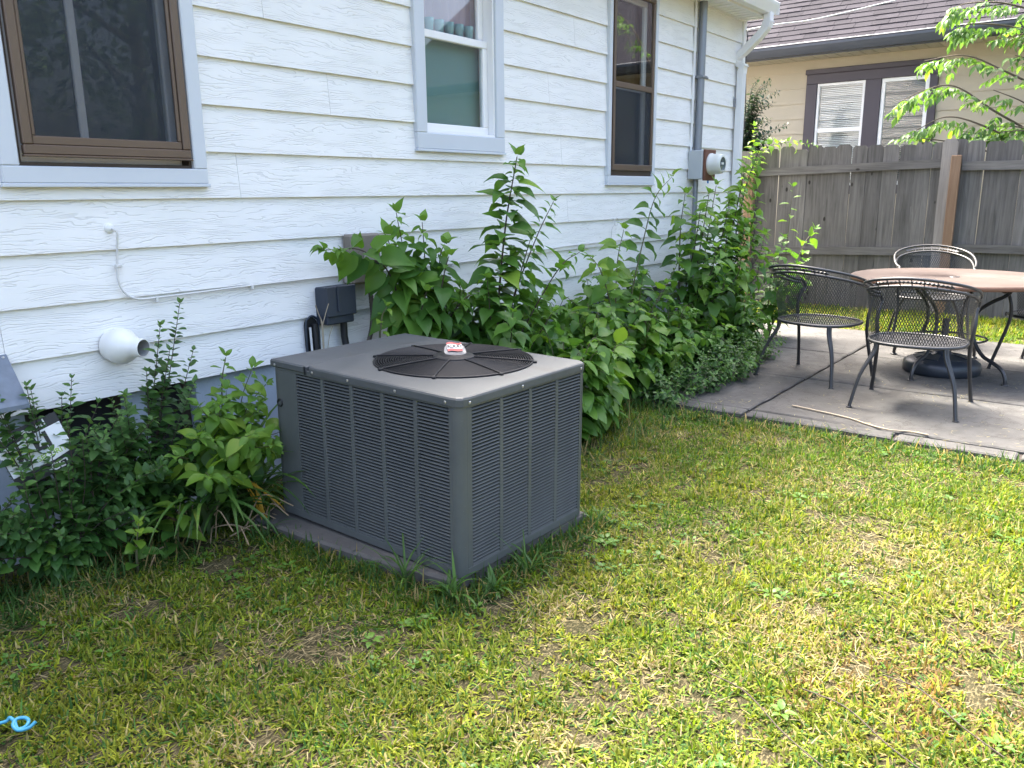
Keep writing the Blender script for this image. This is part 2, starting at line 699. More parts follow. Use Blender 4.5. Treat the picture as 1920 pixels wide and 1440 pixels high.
M_FENCE = wood_mat('weathered_grey_wood', (.058, .056, .052), (.150, .144, .136))
M_FENCEH = wood_mat('weathered_grey_rail', (.068, .065, .061), (.160, .154, .146), axis=1)
M_POST = wood_mat('grey_post_wood', (.15, .138, .125), (.26, .242, .22))
M_NEWWOOD = wood_mat('orange_brown_wood', (.14, .088, .056), (.22, .15, .10))
M_IRON = simple('black_wrought_iron', (.022, .023, .026), .38, .25, 14, .1, 120, spec=.6)
M_IRONW = simple('worn_wrought_iron', (.03, .029, .027), .42, .3, 20, .1, 120, spec=.6)
M_TABLE = None
M_UMB = simple('dark_blue_grey_plastic', (.022, .028, .038), .42, .2, 9, .15, 60)
M_SLAB = slab_mat()
M_SOIL = soil_mat()
M_NBTRIM = simple('purple_brown_trim', (.052, .042, .055), .5, .1, 4)
M_NBGUT = simple('dark_slate_gutter', (.055, .062, .078), .4, .12, 5)
M_NBSOF = simple('cream_soffit', (.50, .47, .40), .7, .1, 4)
M_BLIND = simple('white_blind_slats', (.85, .85, .82), .5, .04, 5)
M_BLINDT = simple('teal_reflection_blind_slats', (.035, .068, .080), .5, .06, 5)  # teal reflection of the right pane put into the slat colour
M_SHINGLE = shingle_mat()
M_BARK = simple('grey_brown_bark', (.10, .08, .06), .9, .35, 25, .8, 60)
M_STEM = simple('green_brown_stem', (.10, .095, .045), .7, .3, 20)
M_STEMD = simple('dark_woody_stem', (.055, .04, .03), .8, .3, 20)
M_DRYSTEM = simple('dry_straw_stalk', (.30, .22, .13), .8, .3, 20)
M_STICK = simple('pale_dry_stick', (.34, .28, .20), .8, .2, 20)
M_YELLOW = simple('yellowed_blade', (.58, .34, .03), .55, .25, 20)
M_ROPE = simple('light_blue_plastic', (.05, .28, .42), .4, .1, 20)
M_INKK = simple('black_ink', (.012, .012, .013), .4, .05)
M_INKW = simple('white_ink', (.74, .75, .74), .4, .05)
M_INKG = simple('lime_green_ink', (.33, .52, .05), .4, .05)
M_INKR = simple('red_ink', (.40, .05, .045), .5, .1)
M_SILVER = simple('silver_sticker', (.17, .175, .18), .45, .15, 8, metal=.2)

LEAF_OBJ, LEAF_OBJY = leaf_mat('broad_leaf', (.042, .120, .024), (.120, .245, .036), transl=.40), leaf_mat('young_broad_leaf', (.10, .21, .026), (.20, .32, .04), transl=.42)
LEAF_J = leaf_mat('broad_leaf_mass', (.038, .11, .022), (.14, .27, .04), attr=True, transl=.40)
LEAF_S, LEAF_SY = leaf_mat('small_leaf', (.038, .115, .027), (.11, .23, .042), transl=.38), leaf_mat('young_small_leaf', (.06, .14, .03), (.14, .23, .04), transl=.4)
LEAF_SJ = leaf_mat('small_leaf_mass', (.022, .068, .022), (.10, .20, .045), attr=True)
LEAF_T, LEAF_TY = leaf_mat('tree_leaf', (.07, .15, .045), (.16, .28, .075), transl=.5), leaf_mat('young_lit_tree_leaf', (.17, .28, .045), (.30, .42, .07), transl=.5)
LEAF_TJ = leaf_mat('tree_leaf_mass', (.05, .115, .035), (.13, .24, .06), attr=True, transl=.45)
LEAF_D = leaf_mat('dark_bush_leaf', (.01, .03, .016), (.025, .06, .03), attr=True)
STRAP = leaf_mat('strap_leaf', (.03, .085, .018), (.085, .17, .03))
GRASS = tint_mat('grass_blades', .40, .65)
STRAW = tint_mat('dry_grass', .15, .7)

# ------------------------------------------------------------------ ground and patio
g = MB().add([(-120, -120, 0), (160, -120, 0), (160, 160, 0), (-120, 160, 0)], [(0, 1, 2, 3)]).build('ground', M_SOIL, fix=False)
tag(g, 'bare brown soil under the lawn', kind='structure')

pb = MB().add([(4.68, -3, .008), (8.28, -3, .008), (8.28, 3.0, .008), (4.68, 3.0, .008)], [(0, 1, 2, 3)]).build('patio', simple('joint_dirt', (.035, .028, .022), .95, .4, 30), fix=False)
tag(pb, 'grey stamped concrete patio beside the weeds', kind='structure')
OFF[pb] = Vector()


def slab(x0, x1, y0, y1, ztop):
    # slightly uneven stone edge, bevelled
    n = 7
    per = []
    for (a, b) in (((x0, y0), (x1, y0)), ((x1, y0), (x1, y1)), ((x1, y1), (x0, y1)), ((x0, y1), (x0, y0))):
        L = math.hypot(b[0] - a[0], b[1] - a[1])
        k = max(2, int(L / .11))
        for i in range(k):
            t = i / k
            per.append((a[0] + (b[0] - a[0]) * t + random.uniform(-.005, .005), a[1] + (b[1] - a[1]) * t + random.uniform(-.005, .005)))
    cx, cy = (x0 + x1) / 2, (y0 + y1) / 2
    m = len(per)
    vs = [(p[0], p[1], .0) for p in per]
    vs += [(p[0], p[1], ztop - .007) for p in per]

    def ins(p, d):
        return (min(max(p[0], x0 + d), x1 - d), min(max(p[1], y0 + d), y1 - d))
    vs += [(*ins(p, .012), ztop) for p in per]
    fs = []
    for l in (0, 1):
        for i in range(m):
            j = (i + 1) % m
            fs.append((l * m + i, l * m + j, (l + 1) * m + j, (l + 1) * m + i))
    fs.append(tuple(range(2 * m, 3 * m)))
    MB().add(vs, fs).build('slab', M_SLAB, pb)


J = .011
for (xa, xb) in ((4.66, 4.81), (4.81, 5.88), (5.88, 6.98), (6.98, 8.3)):
    ys = [-3.0, -1.6, 0.02, 1.81, 3.02] if xb > 4.9 else [-3.0, -2.2, -1.5, -.75, .02, .35, .95, 1.81, 2.5, 3.02]
    for ya, yb in zip(ys[:-1], ys[1:]):
        slab(xa + J, xb - J, ya + J, yb - J, .028 + random.uniform(-.003, .003))

# ------------------------------------------------------------------ white house
WY = 3.2           # outer face of the siding
HX0, HX1 = -3.6, 7.80
Z0, LAP = .583, .192
house = thing('white_house', (2, WY, 0), 'white clapboard house with embossed wood-grain siding and three windows', 'house')
WINS = [(1.245, 2.046, 1.41, 2.75), (3.332, 4.097, 1.60, 2.80), (5.325, 6.05, 1.422, 2.83)]


def rects_minus(x0, x1, z0, z1, holes):
    """split a rectangle around holes into rectangles"""
    xs = sorted({x0, x1, *[min(max(h[0], x0), x1) for h in holes], *[min(max(h[1], x0), x1) for h in holes]})
    out = []
    for a, b in zip(xs[:-1], xs[1:]):
        if b - a < 1e-6:
            continue
        segs = [(z0, z1)]
        for h in holes:
            if h[0] <= a + 1e-6 and h[1] >= b - 1e-6:
                ns = []
                for s0, s1 in segs:
                    if h[2] >= s1 or h[3] <= s0:
                        ns.append((s0, s1))
                    else:
                        if h[2] > s0:
                            ns.append((s0, h[2]))
                        if h[3] < s1:
                            ns.append((h[3], s1))
                segs = ns
        out += [(a, b, s0, s1) for s0, s1 in segs]
    return out


SOFZ = 2.90
# sheathing box of the house (front wall pierced by the windows), gable roof
mb = MB()
for a, b, c, d in rects_minus(HX0, HX1 - .004, .581, SOFZ + .25, [(w[0] + .05, w[1] - .05, w[2] + .05, w[3] - .05) for w in WINS]):
    mb.box((a, WY + .014, c), (b, WY + .11, d))
mb.box((HX0, WY + .11, .581), (HX0 + .1, WY + 7.9, SOFZ + .25))
mb.box((HX1 - .11, WY + .112, .581), (HX1 - .012, WY + 7.9, SOFZ + .25))
mb.box((HX0, WY + 7.9, .581), (HX1 - .012, WY + 8, SOFZ + .25))
mb.build('wall', M_SHEATH, house)
MB().box((HX0 + .1, WY + .6, .9), (HX1 - .12, WY + .62, 3.1)).build('interior_partition', M_DARK, house)
MB().box((HX0, WY + .11, .72), (HX1 - .12, WY + 7.9, .8)).build('interior_floor', M_DARK, house)
mb = MB()
ov = .20
mb.hexa([(HX0 - .2, WY - ov, 3.02), (HX1 + .02, WY - ov, 3.02), (HX1 + .02, WY + 4, 5.2), (HX0 - .2, WY + 4, 5.2),
         (HX0 - .2, WY - ov, 3.06), (HX1 + .02, WY - ov, 3.06), (HX1 + .02, WY + 4, 5.26), (HX0 - .2, WY + 4, 5.26)])
mb.hexa([(HX0 - .2, WY + 8 + ov, 3.02), (HX0 - .2, WY + 4, 5.2), (HX1 + .02, WY + 4, 5.2), (HX1 + .02, WY + 8 + ov, 3.02),
         (HX0 - .2, WY + 8 + ov, 3.06), (HX0 - .2, WY + 4, 5.26), (HX1 + .02, WY + 4, 5.26), (HX1 + .02, WY + 8 + ov, 3.06)])
mb.build('roof', M_SHINGLE, house)
mb = MB()
mb.add([(HX1 - .06, WY + .02, 3.0), (HX1 - .06, WY + 8, 3.0), (HX1 - .06, WY + 4, 5.2)], [(0, 1, 2)])
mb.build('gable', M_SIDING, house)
# foundation with two low basement openings
mb = MB()
for a, b, c, d in rects_minus(HX0, HX1 - .06, -.05, .580, [(1.225, 1.62, .16, .62), (1.70, 1.93, .16, .62)]):
    mb.box((a, WY + .045, c), (b, WY + .2, d))
mb.box((HX1 - .26, WY + .2, -.05), (HX1 - .062, WY + 7.9, .58))
mb.build('foundation', M_FOUND, house)
for a, b in ((1.225, 1.62), (1.70, 1.93)):
    f = MB().box((a + .002, WY + .10, .162), (b - .002, WY + .13, .195)).box((a + .002, WY + .10, .196), (a + .04, WY + .13, .579)).box((b - .04, WY + .10, .196), (b - .002, WY + .13, .579)).build('basement_window', M_BROWND, house)
    MB().box((a + .041, WY + .112, .196), (b - .041, WY + .118, .578)).build('pane', M_DARK, f)

# siding boards, each one a board
joints = {4: [2.21], 1: [1.175], 3: [-.6, 4.83], 0: [3.4], 2: [.2, 5.6], 5: [.9, 4.75], 6: [2.75], 7: [4.6], 8: [2.4], 9: [.3, 4.9], 10: [2.9], 11: [4.4]}
TR = .024
nrow = int(math.ceil((SOFZ - Z0) / LAP))
for r in range(nrow):
    za = Z0 + r * LAP
    zb = min(za + LAP + .012, SOFZ - .002)
    xs = [HX0] + joints.get(r, []) + [HX1 - .055]
    for a, b in zip(xs[:-1], xs[1:]):
        rs_ = rects_minus(a + .0008, b - .0008, za, zb, [(w[0] + .012, w[1] - .012, w[2] + .012, w[3] - .012) for w in WINS])
        groups = []
        for q_ in rs_:
            if groups and abs(groups[-1][-1][1] - q_[0]) < 1e-6:
                groups[-1].append(q_)
            else:
                groups.append([q_])
        def yy(z):
            return WY - .004 + .0155 * (z - za) / LAP
        for gr in groups:
            zs = sorted({z_ for q_ in gr for z_ in q_[2:]})
            mb = MB()
            if len(gr) == 1 or True:
                # one outline per board: walk the bottom then the top edge (a notch where a window bites in)
                bot, top = [], []
                for (p, q, c, d) in gr:
                    bot += [(p, c), (q, c)]
                    top += [(p, d), (q, d)]
                ol = bot + top[::-1]
                ol2 = [ol[0]]
                for t_ in ol[1:]:
                    if abs(t_[0] - ol2[-1][0]) + abs(t_[1] - ol2[-1][1]) > 1e-6:
                        ol2.append(t_)
                n_ = len(ol2)
                vs_ = [(x_, yy(z_), z_) for x_, z_ in ol2] + [(x_, WY + .0138, z_) for x_, z_ in ol2]
                mb.add(vs_, [tuple(range(n_)), tuple(range(n_, 2 * n_))[::-1]] + [(i_, n_ + i_, n_ + (i_ + 1) % n_, (i_ + 1) % n_) for i_ in range(n_)])
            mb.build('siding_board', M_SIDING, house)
# boards on the short end wall, only their edges show past the corner
for r in range(nrow):
    za = Z0 + r * LAP
    mb = MB().hexa([(HX1 + .004, WY + .06, za), (HX1 + .004, WY + 4.0, za), (HX1 - .01, WY + 4.0, za), (HX1 - .01, WY + .06, za),
                    (HX1 - .008, WY + .06, za + LAP), (HX1 - .008, WY + 4.0, za + LAP), (HX1 - .0105, WY + 4.0, za + LAP), (HX1 - .0105, WY + .06, za + LAP)])
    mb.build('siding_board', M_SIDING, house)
# corner trim
MB().box((HX1 - .054, WY - .012, Z0 - .01), (HX1 + .012, WY + .055, SOFZ - .001), .004).build('corner_trim', M_TRIM, house)

# soffit, fascia, gutter, downspout
sof = MB().box((HX0 - .2, WY - ov, SOFZ), (HX1 - .02, WY + .013, SOFZ + .012)).build('soffit', M_TRIM, house)
for i in range(70):
    x = HX1 - .06 - i * .10
    MB().box((x, WY - ov + .01, SOFZ - .004), (x + .07, WY - .004, SOFZ + .001)).build('soffit_board', M_TRIM, sof)
MB().box((HX0 - .2, WY - ov - .018, SOFZ - .012), (HX1 - .02, WY - ov - .001, 3.03)).build('fascia', M_TRIM, house)
gp = [(0, 0), (-.07, 0), (-.085, .03), (-.105, .07), (-.112, .095), (-.108, .10), (-.10, .075), (-.08, .035), (-.066, .006), (-.006, .006), (-.006, .10), (0, .10)]
mb = MB().prism([(WY - ov - .019 + p[0], SOFZ + .005 + p[1]) for p in gp], 'x', HX0 - .2, HX1 - .03)
mb.box((HX1 - .03, WY - ov - .125, SOFZ + .004), (HX1 - .026, WY - ov - .016, SOFZ + .105))
mb.build('gutter', M_TRIM, house)


def rect_tube(mb, path, w, h, ridges=False):
    P = [Vector(p) for p in path]
    vs, fs = [], []
    n = len(P)
    for i in range(n):
        t = (P[min(i + 1, n - 1)] - P[max(i - 1, 0)]).normalized()
        side = Vector((1, 0, 0))
        up = side.cross(t).normalized()
        for a, b in ((-1, -1), (1, -1), (1, 1), (-1, 1)):
            vs.append(P[i] + side * a * w / 2 + up * b * h / 2)
    for i in range(n - 1):
        for k in range(4):
            k2 = (k + 1) % 4
            fs.append((i * 4 + k, i * 4 + k2, i * 4 + 4 + k2, i * 4 + 4 + k))
    fs += [(3, 2, 1, 0), tuple(range(4 * n - 4, 4 * n))]
    mb.add(vs, fs)


DX = 7.66
dsp = MB()
elb = [(DX, WY - ov - .07, 2.915), (DX, WY - ov - .07, 2.84), (DX, WY - ov - .055, 2.79), (DX, WY - ov + .0, 2.73), (DX, WY - ov + .15, 2.60), (DX, WY - ov + .24, 2.53), (DX, WY - .06, 2.48), (DX, WY - .045, 2.42)]
rect_tube(dsp, elb, .085, .062)
dsp = dsp.build('downspout', M_TRIM, house)
mb = MB()
rect_tube(mb, [(DX, WY - .045, 2.43), (DX, WY - .045, .18)], .078, .056)
for k in (-.02, .0, .02):
    mb.box((DX + k - .004, WY - .0765, .2), (DX + k + .004, WY - .0735, 2.42))
mb.build('downspout_pipe', M_TRIM, dsp)
mb = MB()
for i in range(7):
    p = Vector(elb[1]).lerp(Vector(elb[2]), i / 6)
    mb.box((DX - .047, p.y - .036, p.z - .004), (DX + .047, p.y + .036, p.z + .004))
for i in range(6):
    p = Vector(elb[6]).lerp(Vector(elb[5]), i / 5)
    mb.box((DX - .046, p.y - .034, p.z - .004), (DX + .046, p.y + .034, p.z + .004))
mb.build('elbow_crimps', M_TRIM, dsp)
MB().box((DX - .06, WY - .02, 2.12), (DX - .04, WY - .001, 2.20), .003).build('strap', M_CONDUIT, dsp)


# windows
def ring(mb, x0, x1, z0, z1, w, y0, y1, bev=.003, wb=None, wt=None):
    wb = wb or w
    wt = wt or w
    mb.box((x0, y0, z0), (x1, y1, z0 + wb), bev)
    mb.box((x0, y0, z1 - wt), (x1, y1, z1), bev)
    mb.box((x0, y0, z0 + wb + .0005), (x0 + w, y1, z1 - wt - .0005), bev)
    mb.box((x1 - w, y0, z0 + wb + .0005), (x1, y1, z1 - wt - .0005), bev)


def make_window(k, tw, tb):
    x0, x1, z0, z1 = WINS[k]
    w = thing('window', (0, 0, 0), local=False)
    w.parent = house
    w.location = (-2, -WY, 0)
    OFF[w] = Vector((0, 0, 0))
    if 'category' in w:
        del w['category']
    mb = MB()
    ring(mb, x0, x1, z0, z1, tw, WY - TR, WY + .03, .004, wb=tb)
    mb.box((x0 - .006, WY - TR - .004, z0 - .014), (x1 + .006, WY + .005, z0 - .0005), .002)
    mb.build('casing', M_CASING, w)
    return w, x0 + tw, x1 - tw, z0 + tb, z1 - tw


# left window: bronze storm sash with an insect screen
w, a, b, c, d = make_window(0, .062, .06)
w['label'] = 'bronze framed window with dark insect screen'
mb = MB()
ring(mb, a + .001, b - .001, c + .001, d - .001, .012, WY - .006, WY + .10, .001)
mb.build('sill_frame', M_BROWND, w)
mb = MB()
ring(mb, a + .018, b - .010, c + .040, d - .014, .034, WY - .030, WY - .004, .004)
mb.box((a + .014, WY - .036, c + .032), (b - .008, WY - .012, c + .0395), .002)
mb.build('storm_frame', M_BROWN, w)
mb = MB()
ring(mb, a + .053, b - .045, c + .075, d - .049, .014, WY - .022, WY - .006, .003, wb=.03)
mb.build('screen_frame', M_BROWN, w)
MB().box((a + .0675, WY - .0132, c + .1055), (b - .0595, WY - .0122, d - .0635)).build('insect_screen', M_SCREEN, w)
MB().box((a + .05, WY + .050, c + .07), (b - .04, WY + .054, d - .05)).build('pane', M_GLASS, w)
mb = MB()
ring(mb, a + .014, b - .014, c + .014, d - .014, .045, WY + .04, WY + .075, .003)
mb.box((a + .255, WY + .035, c + .06), (a + .285, WY + .0495, d - .06), .003)
mb.build('sash', M_VINYL, w)

# middle window: white vinyl double hung with a green blind
w, a, b, c, d = make_window(1, .078, .085)
w['label'] = 'white double hung window with green blind behind the lower pane'
mb = MB()
ring(mb, a + .0005, b - .0005, c + .0005, d - .0005, .014, WY - .01, WY + .11, .002)
mb.build('jamb', M_VINYL, w)
mid = 2.20
mb = MB()
ring(mb, a + .015, b - .015, c + .016, mid + .03, .042, WY + .03, WY + .06, .004)
mb.box((a + .015, WY + .022, c + .002), (b - .015, WY + .03, c + .015), .002)
mb.build('lower_sash', M_VINYL, w)
mb = MB()
ring(mb, a + .015, b - .015, mid - .005, d - .015, .042, WY + .062, WY + .092, .004)
mb.build('upper_sash', M_VINYL, w)
MB().box((a + .055, WY + .044, c + .056), (b - .055, WY + .048, mid - .010)).build('lower_pane', M_GLASS, w)
MB().box((a + .055, WY + .076, mid + .035), (b - .055, WY + .080, d - .055)).build('upper_pane', M_GLASS, w)
MB().box((a + .02, WY + .096, c + .01), (b - .02, WY + .099, mid + .03)).build('roller_blind', M_GREENBLIND, w)
mb = MB()
n = 26
vs = []
for i in range(n + 1):
    x = a + .02 + (b - a - .04) * i / n
    y = WY + .13 + .012 * sin(i * 1.9) + .006 * sin(i * 4.1)
    vs += [(x, y, mid + .03), (x, y + .01, d - .02)]
mb.add(vs, [(2 * i, 2 * i + 2, 2 * i + 3, 2 * i + 1) for i in range(n)], True)
mb.build('curtain', M_PINK, w, fix=False)
for i in range(6):
    Mx = Matrix.Translation((a + .09 + i * .085, WY + .108, mid + .035))
    MB().lathe([(.0, 0), (.022, 0), (.028, .05), (.03, .075), (.027, .075), (.022, .01), (0, .01)], 14, Mx).build('cup', M_TEAL, w)

# right window: tall bronze storm window, screen in the lower half
w, a, b, c, d = make_window(2, .04, .055)
w['label'] = 'tall narrow bronze storm window with screened lower half'
mb = MB()
ring(mb, a + .001, b - .001, c + .001, d - .001, .02, WY - .008, WY + .10, .001, wb=.04)
mb.build('sill_frame', M_BROWND, w)
mid = 2.125
mb = MB()
ring(mb, a + .022, b - .012, c + .04, d - .012, .028, WY - .024, WY - .002, .003, wb=.045)
mb.box((a + .051, WY - .022, mid - .02), (b - .041, WY - .003, mid + .02), .003)
mb.build('storm_frame', M_BROWN, w)
MB().box((a + .051, WY - .0132, c + .0855), (b - .041, WY - .0122, mid - .0205)).build('insect_screen', M_SCREEN, w)
MB().box((a + .051, WY - .012, mid + .0205), (b - .041, WY - .008, d - .041)).build('upper_pane', M_GLASS, w)
MB().box((a + .03, WY + .058, c + .03), (b - .03, WY + .062, d - .03)).build('pane', M_GLASS, w)
mb = MB()
ring(mb, a + .021, b - .021, c + .021, d - .021, .04, WY + .045, WY + .075, .003)
mb.box((a + .0615, WY + .045, mid - .02), (b - .0615, WY + .0575, mid + .02), .003)
mb.build('sash', M_VINYL, w)

# ------------------------------------------------------------------ wooden fence
FX = 9.9
fence = thing('wooden_fence', (FX, 2.0, 0), 'weathered grey dog-eared wooden privacy fence behind the patio', 'fence')
pitch = .1655
pk = {}


def picket_mesh(h):
    hw = pitch / 2 - random.choice((.0004, .0006, .001, .0022))
    e = .028
    pts = [(-hw, 0), (hw, 0), (hw, h - e), (hw - e, h), (-hw + e, h), (-hw, h - e)]
    return MB().prism([(p[0], p[1]) for p in pts], 'x', 0, .017).mesh('picket', M_FENCE)


pms = [picket_mesh(1.80 + k * .008) for k in range(6)]
y = 4.05
i = 0
while y > -.9:
    o = link('picket', pms[random.randrange(6)], fence)
    yc = y - pitch / 2
    if yc < 1.64:
        pass
    o.location = (.0 + random.uniform(-.003, .003), yc - 2.0, .02 + random.uniform(-.006, .01))
    o.rotation_euler = (random.uniform(-.006, .006), random.uniform(-.004, .004), 0)
    y -= pitch
    i += 1
for (za, zb, ya, yb) in ((1.525, 1.615, 1.715, 3.86), (1.545, 1.635, -.9, 1.60), (.60, .69, 1.715, 3.86), (.70, .785, -.9, 1.60)):
    dz = .055 if ya > 1 else -.01
    MB().hexa([(FX - .042, ya, za + dz), (FX - .004, ya, za + dz), (FX - .004, yb, za), (FX - .042, yb, za), (FX - .042, ya, zb + dz), (FX - .004, ya, zb + dz), (FX - .004, yb, zb), (FX - .042, yb, zb)]).build('rail', M_FENCEH, fence)
pts = [(1.655, -.02), (1.80, -.02), (1.80, 1.835), (1.77, 1.87), (1.685, 1.87), (1.655, 1.83)]
MB().prism(pts, 'x', FX - .055, FX - .0435).build('post', M_POST, fence)
MB().box((FX - .096, 1.605, -.02), (FX - .056, 1.700, 1.70), .004).build('post', M_NEWWOOD, fence)
MB().box((FX - .10, 3.82, -.02), (FX - .012, 3.925, 1.56), .004).build('post', M_NEWWOOD, fence)

# ------------------------------------------------------------------ neighbour's house
NX = 12.5
nb = thing('neighbor_house', (NX, 3, 0), 'beige sided bungalow with dark shingled roof behind the fence', 'house')
NW = (2.42, 4.15, 1.30, 3.03)       # y0,y1,z0,z1 of the double window surround
mb = MB()
NH = [(NW[0] + .1, NW[1] - .1, NW[2] + .1, NW[3] - .1)]
for a, b, c, d in rects_minus(-6, 10, -.05, 3.2, NH):
    mb.box((NX + .015, a, c), (NX + .12, b, d))
mb.box((NX + 1.2, -6, 0), (NX + 1.25, 10, 3.2))
mb.build('wall', M_SHEATH, nb)
NL = .212
zr = 3.01 - 13 * NL
r = 0
while zr < 3.17:
    zt = min(zr + NL, 3.178)
    mb = MB()
    for a, b, c, d in rects_minus(-6, 10, zr, zt, [(NW[0] + .01, NW[1] - .01, NW[2] + .01, NW[3] - .005)]):
        def xx(z):
            return NX + .012 * (z - zr) / NL
        mb.hexa([(xx(c), a, c), (NX + .0145, a, c), (NX + .0145, b, c), (xx(c), b, c), (xx(d), a, d), (NX + .0146, a, d), (NX + .0146, b, d), (xx(d), b, d)])
    if mb.v and zr > 1.0:
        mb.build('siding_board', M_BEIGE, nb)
    zr += NL
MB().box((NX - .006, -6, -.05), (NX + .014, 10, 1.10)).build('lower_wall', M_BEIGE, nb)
# double window
wi = thing('double_window', (0, 0, 0))
wi.parent = nb
wi.location = (-NX, -3, 0)
OFF[wi] = Vector()
wi['label'] = 'white windows in a wide purple-brown surround'
y0, y1, z0, z1 = NW
mb = MB()
mb.box((NX - .035, y0, z1 - .19), (NX + .04, y1, z1 - .06), .004)
mb.box((NX - .045, y0 - .02, z1 - .0595), (NX + .04, y1 + .02, z1 + .01), .006)
mb.box((NX - .035, y0, z0), (NX + .04, y1, z0 + .12), .004)
mb.box((NX - .035, y1 - .155, z0 + .1205), (NX + .04, y1, z1 - .1905), .004)
mb.box((NX - .035, y0, z0 + .1205), (NX + .04, y0 + .10, z1 - .1905), .004)
mb.box((NX - .035, 3.125, z0 + .1205), (NX + .04, 3.335, z1 - .1905), .004)
mb.build('surround', M_NBTRIM, wi)


def ringx(mb, y0, y1, z0, z1, w, x0, x1, bev=.003):
    mb.box((x0, y0, z0), (x1, y1, z0 + w), bev)
    mb.box((x0, y0, z1 - w), (x1, y1, z1), bev)
    mb.box((x0, y0, z0 + w + .0005), (x1, y0 + w, z1 - w - .0005), bev)
    mb.box((x0, y1 - w, z0 + w + .0005), (x1, y1, z1 - w - .0005), bev)


for (ya, yb) in ((3.336, 3.994), (2.521, 3.124)):
    mb = MB()
    left = ya > 3
    ringx(mb, ya, yb, z0 + .121, z1 - .191, .035 if left else .05, NX - .015, NX + .03)
    if left:
        mb.box((NX - .008, ya + .036, 2.165), (NX + .025, yb - .036, 2.225), .003)
    mb.build('sash', M_VINYL, wi)
    if left:
        MB().box((NX + .008, ya + .036, 2.2255), (NX + .011, yb - .036, z1 - .227)).build('pane', M_GLASS, wi)
        MB().box((NX + .012, ya + .036, z0 + .157), (NX + .015, yb - .036, 2.1645)).build('pane', M_GLASS, wi)
    else:
        MB().box((NX + .006, ya + .051, z0 + .172), (NX + .009, yb - .051, z1 - .242)).build('pane', M_GLASS, wi)
    mb = MB()
    z = z1 - .24
    k = 0
    while z > z0 + .2:
        ins = .04
        mb.hexa([(NX + .045, ya + ins, z), (NX + .066, ya + ins, z + .013), (NX + .066, yb - ins, z + .013), (NX + .045, yb - ins, z), (NX + .045, ya + ins, z + .0012), (NX + .066, ya + ins, z + .0142), (NX + .066, yb - ins, z + .0142), (NX + .045, yb - ins, z + .0012)])
        z -= .024 if k % 9 else .030
        k += 1
    tag(mb.build('blind', M_BLIND if left else M_BLINDT, wi), None, kind='stuff')
# eaves
sof = MB().box((NX - .5, -6, 3.180), (NX + .03, 10, 3.20)).build('soffit', M_NBSOF, nb)
for i in range(34):
    yy_ = 6.4 - i * .16
    MB().box((NX - .49, yy_, 3.172), (NX - .008, yy_ + .138, 3.181)).build('soffit_panel', M_NBSOF, sof)
gp = [(0, 0), (-.06, 0), (-.085, .05), (-.105, .095), (-.105, .125), (-.095, .125), (-.09, .09), (-.07, .045), (-.05, .008), (-.006, .008), (-.006, .125), (0, .125)]
MB().prism([(NX - .521 + p[0], 3.178 + p[1]) for p in gp][::-1], 'y', -6, 10).build('gutter', M_NBGUT, nb)
MB().box((NX - .52, -6, 3.16), (NX - .501, 10, 3.32)).build('fascia', M_NBGUT, nb)
PT = radians(36)
rx, rz = NX - .56, 3.315
def rp(s, y, h=0.0):
    return (rx + s * cos(PT) - h * sin(PT), y, rz + s * sin(PT) + h * cos(PT))
roof = MB().hexa([rp(0, -6, -.03), rp(6, -6, -.03), rp(6, 10, -.03), rp(0, 10, -.03), rp(0, -6), rp(6, -6), rp(6, 10), rp(0, 10)]).build('roof', M_SHINGLE, nb)
EX = .142
for row in range(16):
    y = 5.9 + (row % 2) * .16 + random.uniform(-.05, .05)
    while y > .9:
        wd = random.choice((.28, .33, .33, .22))
        s0 = row * EX - .01
        q = .0012 * random.random()
        th = random.choice((.006, .006, .0095))
        MB().hexa([rp(s0, y - wd + .002, .001), rp(s0 + EX + .03, y - wd + .002, .0005), rp(s0 + EX + .03, y - .002, .0005), rp(s0, y - .002, .001),
                   rp(s0, y - wd + .002, th + .006 + q), rp(s0 + EX + .03, y - wd + .002, .002), rp(s0 + EX + .03, y - .002, .002), rp(s0, y - .002, th + .006 + q)]).build('shingle', M_SHINGLE, roof)
        y -= wd
MB().tube([(NX - .62, 9, 3.312), (NX - .62, 5.0, 3.318), (NX - .622, 4.0, 3.322), (NX - .62, 2.0, 3.319), (NX - .62, -3, 3.315)], .005, 6).build('gutter_edge_cable', M_CABLEW, nb)


# ------------------------------------------------------------------ lettering helper
def text_part(name, body, size, mat, M, parent, bold=.0, depth=.0004, align='CENTER', shear=0.0, space=1.0):
    cu = bpy.data.curves.new(name, 'FONT')
    cu.body = body
    cu.size = size
    cu.align_x = align
    cu.align_y = 'CENTER'
    cu.offset = bold
    cu.extrude = depth
    cu.shear = shear
    cu.space_character = space
    cu.resolution_u = 4
    ob = bpy.data.objects.new(name, cu)
    COL.objects.link(ob)
    bpy.context.view_layer.update()
    dg = bpy.context.evaluated_depsgraph_get()
    me = bpy.data.meshes.new_from_object(ob.evaluated_get(dg))
    bpy.data.objects.remove(ob)
    bpy.data.curves.remove(cu)
    me.transform(M)
    me.materials.clear()
    me.materials.append(mat)
    me.name = name
    return link(name, me, parent)


